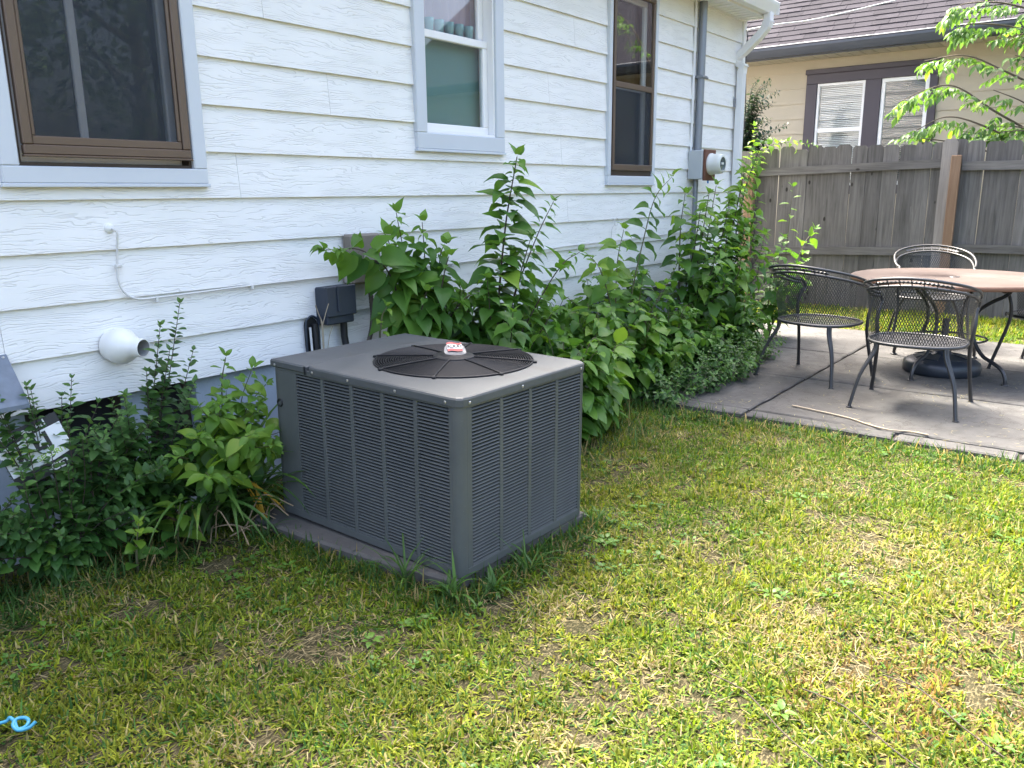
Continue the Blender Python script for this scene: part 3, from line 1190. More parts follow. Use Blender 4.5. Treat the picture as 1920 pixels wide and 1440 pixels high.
# ------------------------------------------------------------------ concrete pad and air conditioner
mb = MB()
per = [(1.945, 1.742), (2.2, 1.738), (2.55, 1.725), (2.745, 1.715), (2.765, 2.2), (2.76, 2.83), (2.4, 2.835), (1.90, 2.83), (1.872, 2.80), (1.876, 2.45), (1.898, 2.1)]
m = len(per)
cx = sum(p[0] for p in per) / m
cy = sum(p[1] for p in per) / m
vs = [(p[0], p[1], -.01) for p in per] + [(p[0], p[1], .036) for p in per] + [(cx + (p[0] - cx) * .975, cy + (p[1] - cy) * .985, .047) for p in per]
fs = [(l * m + i, l * m + (i + 1) % m, (l + 1) * m + (i + 1) % m, (l + 1) * m + i) for l in (0, 1) for i in range(m)] + [tuple(range(2 * m, 3 * m))]
tag(mb.add(vs, fs).build('equipment_pad', M_PAD), 'thin dirty pad under the grey condenser unit', 'pad')

ac = thing('air_conditioner', (0, 0, 0), 'grey louvered central air conditioner condenser with black top fan guard', 'air conditioner', local=True)
AW, AD, AH = .751, 1.019, .653
LZ0, LZ1 = .030, .610
colL = [(.054 + .1666 * k, .054 + .1666 * k + .148) for k in range(5)]
colR = [(.060 + .1695 * k, .060 + .1695 * k + .1505) for k in range(4)]
T = .010
mb = MB()
# left face (x = 0) strips
edges = [.034] + [v for c in colL for v in c]
for a, b in [(edges[0], colL[0][0])] + [(colL[k][1], colL[k + 1][0]) for k in range(4)]:
    mb.box((0, a, LZ0), (T, b, LZ1), .0015)
mb.box((0, .034, 0), (T, .99, LZ0 - .0005), .0015)
mb.box((0, .034, LZ1 + .0005), (T, .99, .632), .0015)
mb.box((.0005, colL[4][1] + .0005, LZ0), (T, .99, LZ1), .001)
# right face (y = 0) strips
for a, b in [(.034, colR[0][0])] + [(colR[k][1], colR[k + 1][0]) for k in range(3)] + [(colR[3][1], AW - .02)]:
    mb.box((a, 0, LZ0), (b, T, LZ1), .0015)
mb.box((.034, 0, 0), (AW - .02, T, LZ0 - .0005), .0015)
mb.box((.034, 0, LZ1 + .0005), (AW - .02, T, .632), .0015)
# far faces
mb.box((AW - T, .02, 0), (AW, AD - .02, .632), .0015)
mb.box((.02, AD - T, 0), (AW - .02, AD, .632), .0015)
# rounded corner posts
def corner(cx, cy, r, a0):
    n = 8
    out = [(cx + r * cos(a0 + pi / 2 * i / n), cy + r * sin(a0 + pi / 2 * i / n)) for i in range(n + 1)]
    inn = [(cx + (r - T) * cos(a0 + pi / 2 * i / n), cy + (r - T) * sin(a0 + pi / 2 * i / n)) for i in range(n + 1)][::-1]
    vs = [(p[0], p[1], 0) for p in out] + [(p[0], p[1], .632) for p in out]
    mb.add(vs, [(i, i + 1, n + 2 + i, n + 1 + i) for i in range(n)], True)
    vs = [(p[0], p[1], 0) for p in inn] + [(p[0], p[1], .632) for p in inn]
    mb.add(vs, [(i, i + 1, n + 2 + i, n + 1 + i) for i in range(n)], True)
corner(.034, .034, .034, pi)
corner(AW - .02, .02, .02, 1.5 * pi)
corner(AW - .02, AD - .02, .02, 0)
corner(.029, AD - .029, .029, pi / 2)
mb.build('cabinet', M_CABINET, ac)
MB().box((.035, .035, .004), (AW - .03, AD - .03, .615)).build('coil', M_COIL, ac)
NL_ = 46
for side, cols in (('L', colL), ('R', colR)):
    for (a, b) in cols:
        mb = MB()
        for i in range(NL_):
            z = LZ0 + (LZ1 - LZ0) * (i + .5) / NL_
            zo, zi = z - .0034, z + .0008
            o, i_ = .0005, .0080
            th = .0012
            prof = [(o, zo), (o + .0010, zo - .0006), (i_, zi), (i_, zi + th), (o + .0015, zo + th + .0016), (o, zo + th)]
            if side == 'L':
                mb.prism([(p[0], p[1]) for p in prof], 'y', a + .0008, b - .0008)
            else:
                mb.prism([(p[0], p[1]) for p in prof], 'x', a + .0008, b - .0008)
        tag(mb.build('louver_bank', M_CABINET, ac), None, kind='stuff')
# lid with the round fan opening
FC, FR = (.437, .422), .312
y_split = .800
def rrect(x0, x1, y0, y1, r, ang, c):
    dx, dy = cos(ang), sin(ang)
    # march outward to the rounded boundary
    lo, hi = 0.0, 2.0
    for _ in range(40):
        t = (lo + hi) / 2
        px, py = c[0] + dx * t, c[1] + dy * t
        qx = abs(px - (x0 + x1) / 2) - (x1 - x0) / 2 + r
        qy = abs(py - (y0 + y1) / 2) - (y1 - y0) / 2 + r
        d = min(max(qx, qy), 0) + math.hypot(max(qx, 0), max(qy, 0)) - r
        if d < 0:
            lo = t
        else:
            hi = t
    return (c[0] + dx * lo, c[1] + dy * lo)
mb = MB()
NA = 160
angs = [2 * pi * i / NA for i in range(NA)]
X0, X1, Y0, Y1 = -.007, AW + .007, -.007, y_split - .001
rows = []
rows.append([(FC[0] + FR * cos(a), FC[1] + FR * sin(a), AH - .012) for a in angs])
rows.append([(FC[0] + (FR + .002) * cos(a), FC[1] + (FR + .002) * sin(a), AH - .001) for a in angs])
rows.append([(FC[0] + (FR + .006) * cos(a), FC[1] + (FR + .006) * sin(a), AH) for a in angs])
rows.append([(*rrect(X0 + .009, X1 - .009, Y0 + .009, Y1 - .002, .030, a, FC), AH) for a in angs])
rows.append([(*rrect(X0 + .003, X1 - .003, Y0 + .003, Y1, .036, a, FC), AH - .003) for a in angs])
rows.append([(*rrect(X0, X1, Y0, Y1, .036, a, FC), AH - .009) for a in angs])
rows.append([(*rrect(X0, X1, Y0, Y1, .036, a, FC), AH - .032) for a in angs])
vs = [p for rw in rows for p in rw]
fs = [(r * NA + i, r * NA + (i + 1) % NA, (r + 1) * NA + (i + 1) % NA, (r + 1) * NA + i) for r in range(len(rows) - 1) for i in range(NA)]
mb.add(vs, fs, False)
mb.build('lid', M_LID, ac)
MB().box((X0 + .001, y_split + .001, AH - .033), (X1 - .001, AD + .007, AH - .0015), .006).build('rear_lid', M_LID, ac)
sc = MB()
for p in ((.04, -.0085, .632), (.33, -.0085, .632), (.71, -.0085, .632)):
    sc.box((p[0] - .005, p[1] - .002, p[2] - .005), (p[0] + .005, p[1] + .003, p[2] + .005), .002)
for p in (.06, .30, .55, .755, .99):
    sc.box((-.0105, p - .005, .627), (-.0055, p + .005, .637), .002)
tag(sc.build('screws', M_SCREW, ac), None, kind='stuff')
MB().box((-.0095, y_split - .004, .617), (-.0072, y_split + .004, .650)).build('seam_clip', M_BLACK, ac)
Mg = Matrix.Translation((-.001, .979, .475)) @ Matrix.Rotation(-pi / 2, 4, 'Y')
MB().lathe([(.0, -.004), (.008, -.004), (.010, .002), (.0165, .004), (.0175, .001), (.0175, -.002)], 18, Mg).build('grommet', M_BLACK, ac)
# fan well, blades, wire guard, hub plate
MB().lathe([(FR - .001, AH - .004), (FR - .004, AH - .05), (FR - .02, AH - .16), (0, AH - .17)], 64, Matrix.Translation((FC[0], FC[1], 0))).build('fan_well', M_COIL, ac, fix=False)
mb = MB()
for k in range(3):
    a0 = 2 * pi * k / 3 + .4
    vs = []
    for i in range(7):
        for j in range(5):
            r_ = .06 + .225 * i / 6
            a = a0 + (j / 4 - .5) * (1.25 - .25 * i / 6) + .25 * i / 6
            vs.append((FC[0] + r_ * cos(a), FC[1] + r_ * sin(a), AH - .115 + .06 * (j / 4)))
    mb.add(vs, [(i * 5 + j, i * 5 + j + 1, i * 5 + j + 6, i * 5 + j + 5) for i in range(6) for j in range(4)], True)
mb.build('fan_blades', simple('dull_fan_metal', (.008, .008, .009), .6, .2, 10), ac, fix=False)
mb = MB()
def dome(r_):
    return AH + .004 + .010 * (1 - (r_ / FR) ** 2)
for i in range(25):
    r_ = .090 + (FR + .006 - .090) * i / 24
    mb.tube([(FC[0] + r_ * cos(2 * pi * k / 56), FC[1] + r_ * sin(2 * pi * k / 56), dome(r_)) for k in range(56)], .0024 if i < 24 else .0038, 5, closed=True)
tag(mb.build('guard_rings', M_GUARD, ac), None, kind='stuff')
for k in range(8):
    a = pi / 8 + k * pi / 4 + .12
    mb = MB()
    rr = [.06, .12, .2, .28, FR + .006, FR + .018]
    mb.tube([(FC[0] + r_ * cos(a), FC[1] + r_ * sin(a), dome(min(r_, FR)) + .0045 - (.006 if r_ > FR + .01 else 0)) for r_ in rr], .0035, 6)
    mb.box((-.006, -.007, AH + .0005), (.012, .007, AH + .009), .002, Matrix.Translation((FC[0] + (FR + .012) * cos(a), FC[1] + (FR + .012) * sin(a), 0)) @ Matrix.Rotation(a, 4, 'Z'))
    mb.build('guard_spoke', M_GUARD, ac)
hub = MB().lathe([(.0, dome(0) + .013), (.052, dome(0) + .013), (.055, dome(0) + .010), (.062, dome(0) + .009), (.080, dome(0) + .007), (.084, dome(0) + .003), (.084, dome(0) - .003)], 40, Matrix.Translation((FC[0], FC[1], 0))).build('hub_plate', M_GUARD, ac)
# peeling badge: lies on the hub, its far side curls up to face the lawn
bz = dome(0) + .0145
face = Matrix.Rotation(radians(-38), 4, 'Z')   # badge faces the camera side
def bp(u, v):
    # v 0..1 along the curl
    a = min(max(v - .25, 0) / .45, 1.0) * radians(30)
    if v < .25:
        y_, z_ = -.05 + .10 * v, .0005
    else:
        t = (v - .25)
        y_, z_ = -.025 + .10 * t * cos(a * .8), .10 * t * sin(a * .85)
    p = face @ Vector((u, y_, z_))
    return Vector((FC[0] + .008, FC[1] + .0, bz)) + p
nU, nV = 12, 10
vs, fs = [], []
for j in range(nV + 1):
    v = j / nV
    half = .044 * math.sqrt(max(.04, 1 - (2 * v - 1) ** 2 * .96))
    for i in range(nU + 1):
        vs.append(bp(half * (2 * i / nU - 1), v))
for j in range(nV):
    for i in range(nU):
        q = j * (nU + 1) + i
        fs.append((q, q + 1, q + nU + 2, q + nU + 1))
badge = MB().add(vs, fs, True).build('badge', M_SILVER, ac, fix=False)
pc = bp(0, .70)
tang = (bp(0, .80) - bp(0, .60)).normalized()
xr = face.to_3x3() @ Vector((1, 0, 0))
nr = xr.cross(tang).normalized()
MT = Matrix(((xr.x, tang.x, nr.x, pc.x + nr.x * .004), (xr.y, tang.y, nr.y, pc.y + nr.y * .004), (xr.z, tang.z, nr.z, pc.z + nr.z * .004), (0, 0, 0, 1)))
wv = [(-.030 + .060 * i / 10, .004 * sin(i * .62)) for i in range(11)]
pan = MB()
pts = [(x, -.024 + y * .6) for x, y in wv] + [(x, .024 + y) for x, y in wv][::-1]
pan.add([MT @ Vector((x, y, 0)) for x, y in pts], [tuple(range(len(pts)))])
pan.build('badge_red_field', M_INKR, badge, fix=False)
pts = [(x, -.011 + y * .6) for x, y in wv] + [(x, .013 + y * .6) for x, y in wv][::-1]
MB().add([MT @ Vector((x, y, .0004)) for x, y in pts], [tuple(range(len(pts)))]).build('badge_white_band', M_INKW, badge, fix=False)
text_part('badge_lettering', 'RUUD', .021, M_INKK, MT @ Matrix.Translation((0, .001, .0009)), badge, bold=.0012, depth=.0002)
ac.location = (1.955, 1.726, .050)
ac.rotation_euler = (.0152, .0008, -.0142)

# ------------------------------------------------------------------ things on the white wall
# white vent fitting
vt = thing('vent_pipe', (1.56, WY, .78), 'white plastic vent fitting jutting from the siding above the shrub', 'pipe')
ax = Vector((.34, -.93, -.03)).normalized()
Mv = Matrix.Translation((1.565, WY + .002, .785)) @ Vector((0, 0, 1)).rotation_difference(ax).to_matrix().to_4x4() @ Matrix.Diagonal((.90, .90, .92, 1))
prof = [(.066, -.01), (.071, .012), (.0785, .03), (.0800, .048), (.0775, .066), (.066, .088), (.052, .106), (.044, .122), (.0415, .135), (.0415, .162), (.040, .164), (.0365, .163)]
MB().lathe(prof, 40, Mv).build('reducer', M_PVC, vt)
MB().lathe([(.0365, .163), (.0355, .14), (.035, .11), (.035, .02), (.0, .018)], 32, Mv).build('bore', M_PVCD, vt)

# white cable looping out of the wall and along a lap
cb = thing('wall_cable', (1.62, WY, 1.0), 'white cable looping from a hole and running along the siding', 'cable')
p = [(1.612, WY + .01, 1.236), (1.613, WY - .02, 1.238), (1.622, WY - .028, 1.222), (1.622, WY - .016, 1.17), (1.617, WY - .012, 1.11), (1.612, WY - .012, 1.05), (1.622, WY - .013, 1.005), (1.65, WY - .013, .972), (1.69, WY - .013, .957), (1.75, WY - .012, .955), (1.95, WY - .011, .957), (2.22, WY - .010, .962), (2.50, WY - .010, .963), (2.77, WY - .012, .964), (3.22, WY - .012, .962), (3.6, WY - .012, .962), (4.2, WY - .012, .972), (4.74, WY - .012, .994), (5.6, WY - .012, 1.0), (6.45, WY - .012, 1.012), (6.75, WY - .012, 1.02)]
MB().tube(catmull(p, 6), .0042, 7).build('cable_run', M_CABLEW, cb)
for (x, z, v) in ((1.619, 1.095, True), (1.765, .950, False), (2.225, .957, False), (3.6, .957, False)):
    if v:
        mb = MB().box((x - .010, WY - .0175, z - .006), (x + .016, WY - .0005, z + .006), .002)
    else:
        mb = MB().box((x - .006, WY - .017, z - .014), (x + .006, WY - .0005, z + .010), .002)
    mb.build('clip', M_CABLEW, cb)
MB().lathe([(.0, .012), (.012, .011), (.018, .006), (.021, -.002)], 16, Matrix.Translation((1.608, WY + .002, 1.24)) @ Matrix.Rotation(pi / 2, 4, 'X')).build('caulk_plug', M_PVC, cb)
lp = [(5.45 + .035 * cos(a), WY - .02 - .01 * sin(a * .5), 1.14 + .03 * sin(a)) for a in [i * .45 for i in range(15)]]
lp = [(5.40, WY - .012, .99), (5.405, WY - .014, 1.05), (5.415, WY - .016, 1.10)] + lp
tag(MB().tube(catmull(lp, 3), .0022, 5).build('curled_wire', M_CABLEW), 'thin curled wire end on the siding under the tall bronze window', 'wire')

# beige-grey telephone interface box behind the leaves
ub = thing('utility_box', (2.88, WY, 1.03), 'grimy beige-grey interface box behind drooping leaves', 'utility box')
MB().box((2.780, WY - .065, 1.015), (2.985, WY + .003, 1.165), .010).build('upper_cover', M_UTIL, ub)
MB().box((2.765, WY - .085, .918), (2.985, WY + .003, .995), .010).build('lower_cover', M_UTIL, ub)
MB().box((2.775, WY - .060, .9955), (2.98, WY + .002, 1.0145)).build('hinge_gap', M_BLACK, ub)
MB().box((2.86, WY - .0685, 1.03), (2.95, WY - .0645, 1.075), .002).build('raised_label', simple('faded_label', (.33, .31, .28), .6, .1), ub)
MB().box((2.7625, WY - .07, .925), (2.7655, WY - .02, .985)).build('side_label', simple('pale_label', (.36, .34, .31), .6, .2, 60), ub)
# corrugated grey conduit going down from it
pth = catmull([(2.905, WY - .045, .925), (2.912, WY - .046, .85), (2.918, WY - .045, .74), (2.905, WY - .043, .66), (2.87, WY - .043, .58), (2.80, WY - .05, .44), (2.70, WY - .1, .33), (2.62, WY - .42, .28)], 14)
rad = [.0135 if i % 2 else .0112 for i in range(len(pth))]
tag(MB().tube(pth, rad, 9).build('flexible_conduit', simple('dirty_conduit', (.10, .085, .07), .7, .2, 20)), 'brown corrugated conduit curving down from the interface box', 'conduit')

# dark disconnect box
db = thing('disconnect_box', (2.67, WY, .82), 'dark slate disconnect box mounted above the condenser', 'electrical box')
MB().box((2.585, WY - .085, .735), (2.760, WY + .002, .918), .006).build('housing', M_NAVY, db)
MB().box((2.578, WY - .098, .775), (2.766, WY - .0855, .924), .004).build('lid', M_NAVY, db)
MB().box((2.640, WY - .108, .80), (2.655, WY - .0985, .925), .002).build('latch', M_NAVY, db)
MB().tube([(2.72, WY - .045, .737), (2.72, WY - .045, .66), (2.725, WY - .05, .60), (2.70, WY - .10, .50), (2.60, WY - .40, .40)], .018, 10).build('whip', M_BLACK, db)
MB().tube(catmull([(2.758, WY - .05, .86), (2.775, WY - .06, .875), (2.79, WY - .05, .905), (2.80, WY - .04, .925)], 5), .003, 6).build('lead', M_BLACK, db)

# black line-set sleeve next to it
sl = thing('pipe_sleeve', (2.54, WY, .7), 'small black arched pipe cover low on the siding beside the disconnect box', 'pipe cover')
pts = [(2.508, .55), (2.578, .55), (2.578, .74)] + [(2.543 + .035 * cos(a), .74 + .035 * sin(a)) for a in [pi * i / 8 for i in range(1, 8)]] + [(2.508, .74)]
MB().prism(pts, 'y', WY - .012, WY + .002).build('recess', M_BLACK, sl)
pr = catmull([(2.505, WY - .018, .55), (2.505, WY - .018, .74), (2.52, WY - .018, .772), (2.543, WY - .018, .782), (2.566, WY - .018, .772), (2.581, WY - .018, .74), (2.581, WY - .018, .55)], 5)
MB().tube(pr, .0055, 6).build('rim', M_NAVY, sl)
MB().tube([(2.52, WY - .03, .73), (2.52, WY - .034, .62), (2.50, WY - .05, .5), (2.4, WY - .35, .33)], .006, 8).build('copper_line', M_CABLEW, sl)
MB().tube([(2.548, WY - .03, .745), (2.55, WY - .034, .62), (2.52, WY - .05, .45), (2.42, WY - .36, .30)], .015, 8).build('insulated_line', M_BLACK, sl)

# galvanised hood at the left edge
hd = thing('metal_hood', (.9, WY, .7), 'blue-grey galvanised metal hood fixed low on the wall at far left', 'hood')
mb = MB()
x0, x1 = .45, 1.178
mb.hexa([(x0, WY - .001, .806), (x1, WY - .001, .806), (x1, WY - .004, .812), (x0, WY - .004, .812),
         (x0, WY - .16, .650), (x1 - .01, WY - .16, .650), (x1 - .01, WY - .165, .656), (x0, WY - .165, .656)])
mb.hexa([(x0, WY - .158, .640), (x1 - .010, WY - .158, .640), (x1 - .010, WY - .165, .640), (x0, WY - .165, .640), (x0, WY - .158, .656), (x1 - .01, WY - .158, .656), (x1 - .01, WY - .165, .656), (x0, WY - .165, .656)])
mb.build('sloped_cover', M_GALV, hd)
MB().lathe([(0, .004), (.004, .0035), (.006, .0)], 10, Matrix.Translation((1.163, WY - .012, .803)) @ Matrix.Rotation(radians(50), 4, 'X')).build('screw', M_SCREW, hd)

# electric meter with its riser conduit
em = thing('electric_meter', (6.85, WY, 1.5), 'round ivory electric meter on a rusty plate with tall grey conduit', 'electric meter')
MB().tube([(6.795, WY - .038, 1.70), (6.80, WY - .038, 2.3), (6.80, WY - .038, 3.02)], .034, 14).build('conduit', M_CONDUIT, em)
MB().tube([(6.79, WY - .035, 1.46), (6.785, WY - .035, .12)], .022, 12).build('lower_conduit', M_CONDUIT, em)
MB().box((6.715, WY - .012, 1.70), (6.745, WY - .0005, 2.9), .002).build('backing_strip', M_TRIM, em)
MB().box((6.755, WY - .080, 2.290), (6.845, WY - .0005, 2.312), .004).tube([(6.855, WY - .06, 2.30), (6.885, WY - .06, 2.30)], .010, 8).build('strap', M_CONDUIT, em)
MB().box((6.695, WY - .13, 1.460), (6.90, WY + .002, 1.700), .006).build('socket_box', M_METERBOX, em)
MB().box((6.712, WY - .152, 1.448), (6.925, WY - .1305, 1.706), .003).build('face_plate', M_RUST, em)
Mm = Matrix.Translation((6.82, WY - .152, 1.585)) @ Matrix.Rotation(pi / 2, 4, 'X')
mtr = MB().lathe([(.090, -.002), (.092, .012), (.086, .016), (.084, .075), (.080, .105), (.072, .112), (.058, .113)], 40, Mm).build('meter_cover', M_METER, em)
MB().lathe([(.058, .113), (.055, .108), (.0, .108)], 32, Mm).build('dial_glass', M_METERG, mtr)
MB().box((-.022, -.006, .1085), (.022, .012, .1125), .001, Mm).build('register', M_INKW, mtr)
MB().box((6.80, WY - .145, 1.425), (6.818, WY - .135, 1.462), .002).build('seal_tag', M_BLUE, em)

# cables at the house corner and overhead
p = [(7.80, WY - .02, 2.80), (7.86, WY - .02, 2.83), (8.4, 3.10, 2.945), (9.2, 2.98, 3.10), (11.0, 2.68, 3.53), (12.9, 2.36, 3.99)]
tag(MB().tube(catmull(p, 6), .0065, 6).build('overhead_cable', M_CABLEW), 'pale service cable strung from the white house toward the dark roof', 'cable')
p = [(7.79, WY - .03, 2.80), (7.74, WY - .05, 2.72), (7.735, WY - .05, 2.5), (7.80, WY - .04, 2.2), (7.83, WY - .03, 2.0), (7.79, WY - .03, 1.8), (7.80, WY - .025, 1.5), (7.80, WY - .02, 1.0)]
tag(MB().tube(catmull(p, 8), .0055, 6).build('hanging_cable', M_CABLEK), 'black cable hanging down the house corner beside the downspout', 'cable')

# ------------------------------------------------------------------ security sign among the shrubs
sg = thing('yard_sign', (0, 0, 0), 'black and white security sign with green logo tilted among the shrubs', 'sign', local=True)
SW, SH = .30, .27
MB().box((-SW / 2, -SH / 2, -.002), (SW / 2, SH / 2, .002), .001).build('board', M_INKK, sg)
pts = [(-SW / 2 + .004, -.075), (.05, -.075), (SW / 2 - .004, -.062), (SW / 2 - .004, .085), (.02, .080), (-SW / 2 + .004, .066)]
MB().add([(x, y, .0026) for x, y in pts], [tuple(range(len(pts)))]).build('white_field', M_INKW, sg, fix=False)
I4 = Matrix.Identity(4)
text_part('lettering', 'Protected', .052, M_INKW, Matrix.Translation((-.015, .107, .003)), sg, bold=.0010)
text_part('lettering', 'LI', .105, M_INKK, Matrix.Translation((.035, .028, .003)), sg, bold=.004, space=1.05)
text_part('lettering', 'SECURITY', .036, M_INKG, Matrix.Translation((.062, -.043, .003)), sg, bold=.0006)
text_part('lettering', '-GET', .050, M_INKW, Matrix.Translation((.055, -.108, .003)), sg, bold=.0012)
text_part('lettering', 'N', .05, M_INKW, Matrix.Translation((-.135, .045, .0032)), sg, bold=.001)
eye = [(-.13, -.01), (-.105, .035), (-.05, .04), (-.02, .02), (-.03, .005), (-.06, .018), (-.095, .012), (-.108, -.012)]
MB().add([(x, y, .0032) for x, y in eye], [tuple(range(len(eye)))]).build('logo_green', M_INKG, sg, fix=False)
eye = [(-.13, -.03), (-.10, -.055), (-.05, -.05), (-.018, .0), (-.035, -.018), (-.06, -.035), (-.10, -.035)]
MB().add([(x, y, .0032) for x, y in eye], [tuple(range(len(eye)))]).build('logo_black', M_INKK, sg, fix=False)
MB().lathe([(0, 0), (.022, 0)], 24, Matrix.Translation((-.07, -.012, .0036))).build('logo_disc', M_INKK, sg, fix=False)
mb = MB().lathe([(0, 0), (.006, 0)], 14, Matrix.Translation((-.07, -.006, .0040)))
mb.add([(-.073, -.008, .004), (-.067, -.008, .004), (-.064, -.024, .004), (-.076, -.024, .004)], [(0, 1, 2, 3)])
mb.build('logo_keyhole', M_INKW, sg, fix=False)
MB().tube([(0, -.13, -.004), (.0, -.48, -.004)], .006, 8).build('stake', M_CONDUIT, sg)
sg.location = (1.185, 3.02, .50)
sg.rotation_euler = (radians(82), radians(-19), radians(-8))
sg.rotation_mode = 'XYZ'
sg.matrix_world = Matrix.Translation((1.172, 3.04, .480)) @ Matrix.Rotation(radians(-12), 4, 'Z') @ Matrix.Rotation(radians(78), 4, 'X') @ Matrix.Rotation(radians(17), 4, 'Z') @ Matrix.Scale(.74, 4)

# ------------------------------------------------------------------ patio furniture
def table_mat():
    t = NT('copper_brown_table_top')
    tc = t.coord('Object', (70, 9, 1))
    n1 = t.noise(tc, 1.0, 5, .6)
    n2 = t.noise(t.coord('Object'), 3.0, 5, .6)
    c = t.ramp(n1, [(.35, (.044, .028, .021)), (.65, (.068, .047, .038))])
    c = t.mix(t.ramp(n2, [(.4, 0.0), (.7, .5)]), c, (.085, .068, .060))
    t.base(c)
    t.b.inputs['Roughness'].default_value = .68
    t.b.inputs['Specular IOR Level'].default_value = .25
    t.bump(n1, .15, .001)
    return t.m
TC = (6.80, 1.07)
tb = thing('patio_table', (TC[0], TC[1], .028), 'round copper-brown patio table with curved iron legs', 'table', local=True)
tb.location = (0, 0, 0)
tz = .692
R_ = .712
MB().lathe([(.022, tz - .004), (.022, tz), (.60, tz + .001), (R_ - .02, tz + .001), (R_ - .004, tz + .004), (R_, tz - .002), (R_, tz - .020), (R_ - .006, tz - .026), (R_ - .03, tz - .022), (.022, tz - .022), (.022, tz - .004)], 72).build('table_top', table_mat(), tb)
MB().lathe([(R_ + .0005, tz + .001), (R_ + .004, tz - .002), (R_ + .004, tz - .022), (R_ - .004, tz - .028)], 72).build('rim', simple('worn_copper_edge', (.17, .085, .05), .5, .25, 12), tb)
MB().lathe([(.0215, tz + .004), (.034, tz + .004), (.036, tz + .0015)], 24).build('umbrella_collar', M_IRON, tb)
for an in (169, 229, 349, 49):
    a = radians(an)
    pr = [(.56, .668), (.50, .61), (.38, .55), (.27, .47), (.235, .36), (.27, .25), (.36, .165), (.46, .135), (.545, .10), (.585, .05), (.59, .004)]
    mb = MB().tube(catmull([(r_ * cos(a), r_ * sin(a), z) for r_, z in pr], 4), .0135, 8)
    mb.lathe([(0, .0), (.026, .0), (.026, .006), (0, .008)], 12, Matrix.Translation((.59 * cos(a), .59 * sin(a), 0)))
    mb.build('leg', M_IRON, tb)
MB().tube([(.26 * cos(i * pi / 18), .26 * sin(i * pi / 18), .24) for i in range(36)], .008, 7, closed=True).build('stretcher_ring', M_IRON, tb)
MB().tube([(.55 * cos(i * pi / 24), .55 * sin(i * pi / 24), .662) for i in range(48)], .009, 7, closed=True).build('apron_ring', M_IRON, tb)
tb.location = (TC[0], TC[1], .030)

ub_ = thing('umbrella_base', (0, 0, 0), 'dark round weighted umbrella base standing under the table', 'umbrella base', local=True)
R2 = .262
prof = [(0, .0), (R2 - .01, .0), (R2, .012), (R2 + .002, .05), (R2 - .004, .078), (R2 - .03, .098), (.19, .112), (.10, .132), (.06, .142), (.055, .16), (.05, .165), (0, .166)]
MB().lathe(prof, 48).build('shell', M_UMB, ub_)
for k in range(7):
    a = 2 * pi * k / 7 + .2
    vs = []
    for r_, z in ((.085, .1375), (.20, .1125)):
        for s_ in (-.28, .28):
            vs.append((r_ * cos(a + s_), r_ * sin(a + s_), z))
    vs2 = [(v[0], v[1], v[2] + .006) for v in vs]
    MB().hexa([vs[0], vs[2], vs[3], vs[1], vs2[0], vs2[2], vs2[3], vs2[1]]).build('raised_panel', M_UMB, ub_)
MB().tube([(0, 0, .16), (0, 0, .40)], .024, 14).build('pole_socket', M_UMB, ub_)
ub_.location = (6.66, 1.07, .030)


def ribbon(mb, pts, nrm, w):
    vs = []
    m = len(pts)
    for i in range(m):
        t = (pts[min(i + 1, m - 1)] - pts[max(i - 1, 0)])
        sd_ = t.cross(nrm[i]).normalized() * w / 2
        vs += [pts[i] - sd_, pts[i] + sd_]
    mb.add(vs, [(2 * i, 2 * i + 1, 2 * i + 3, 2 * i + 2) for i in range(m - 1)])


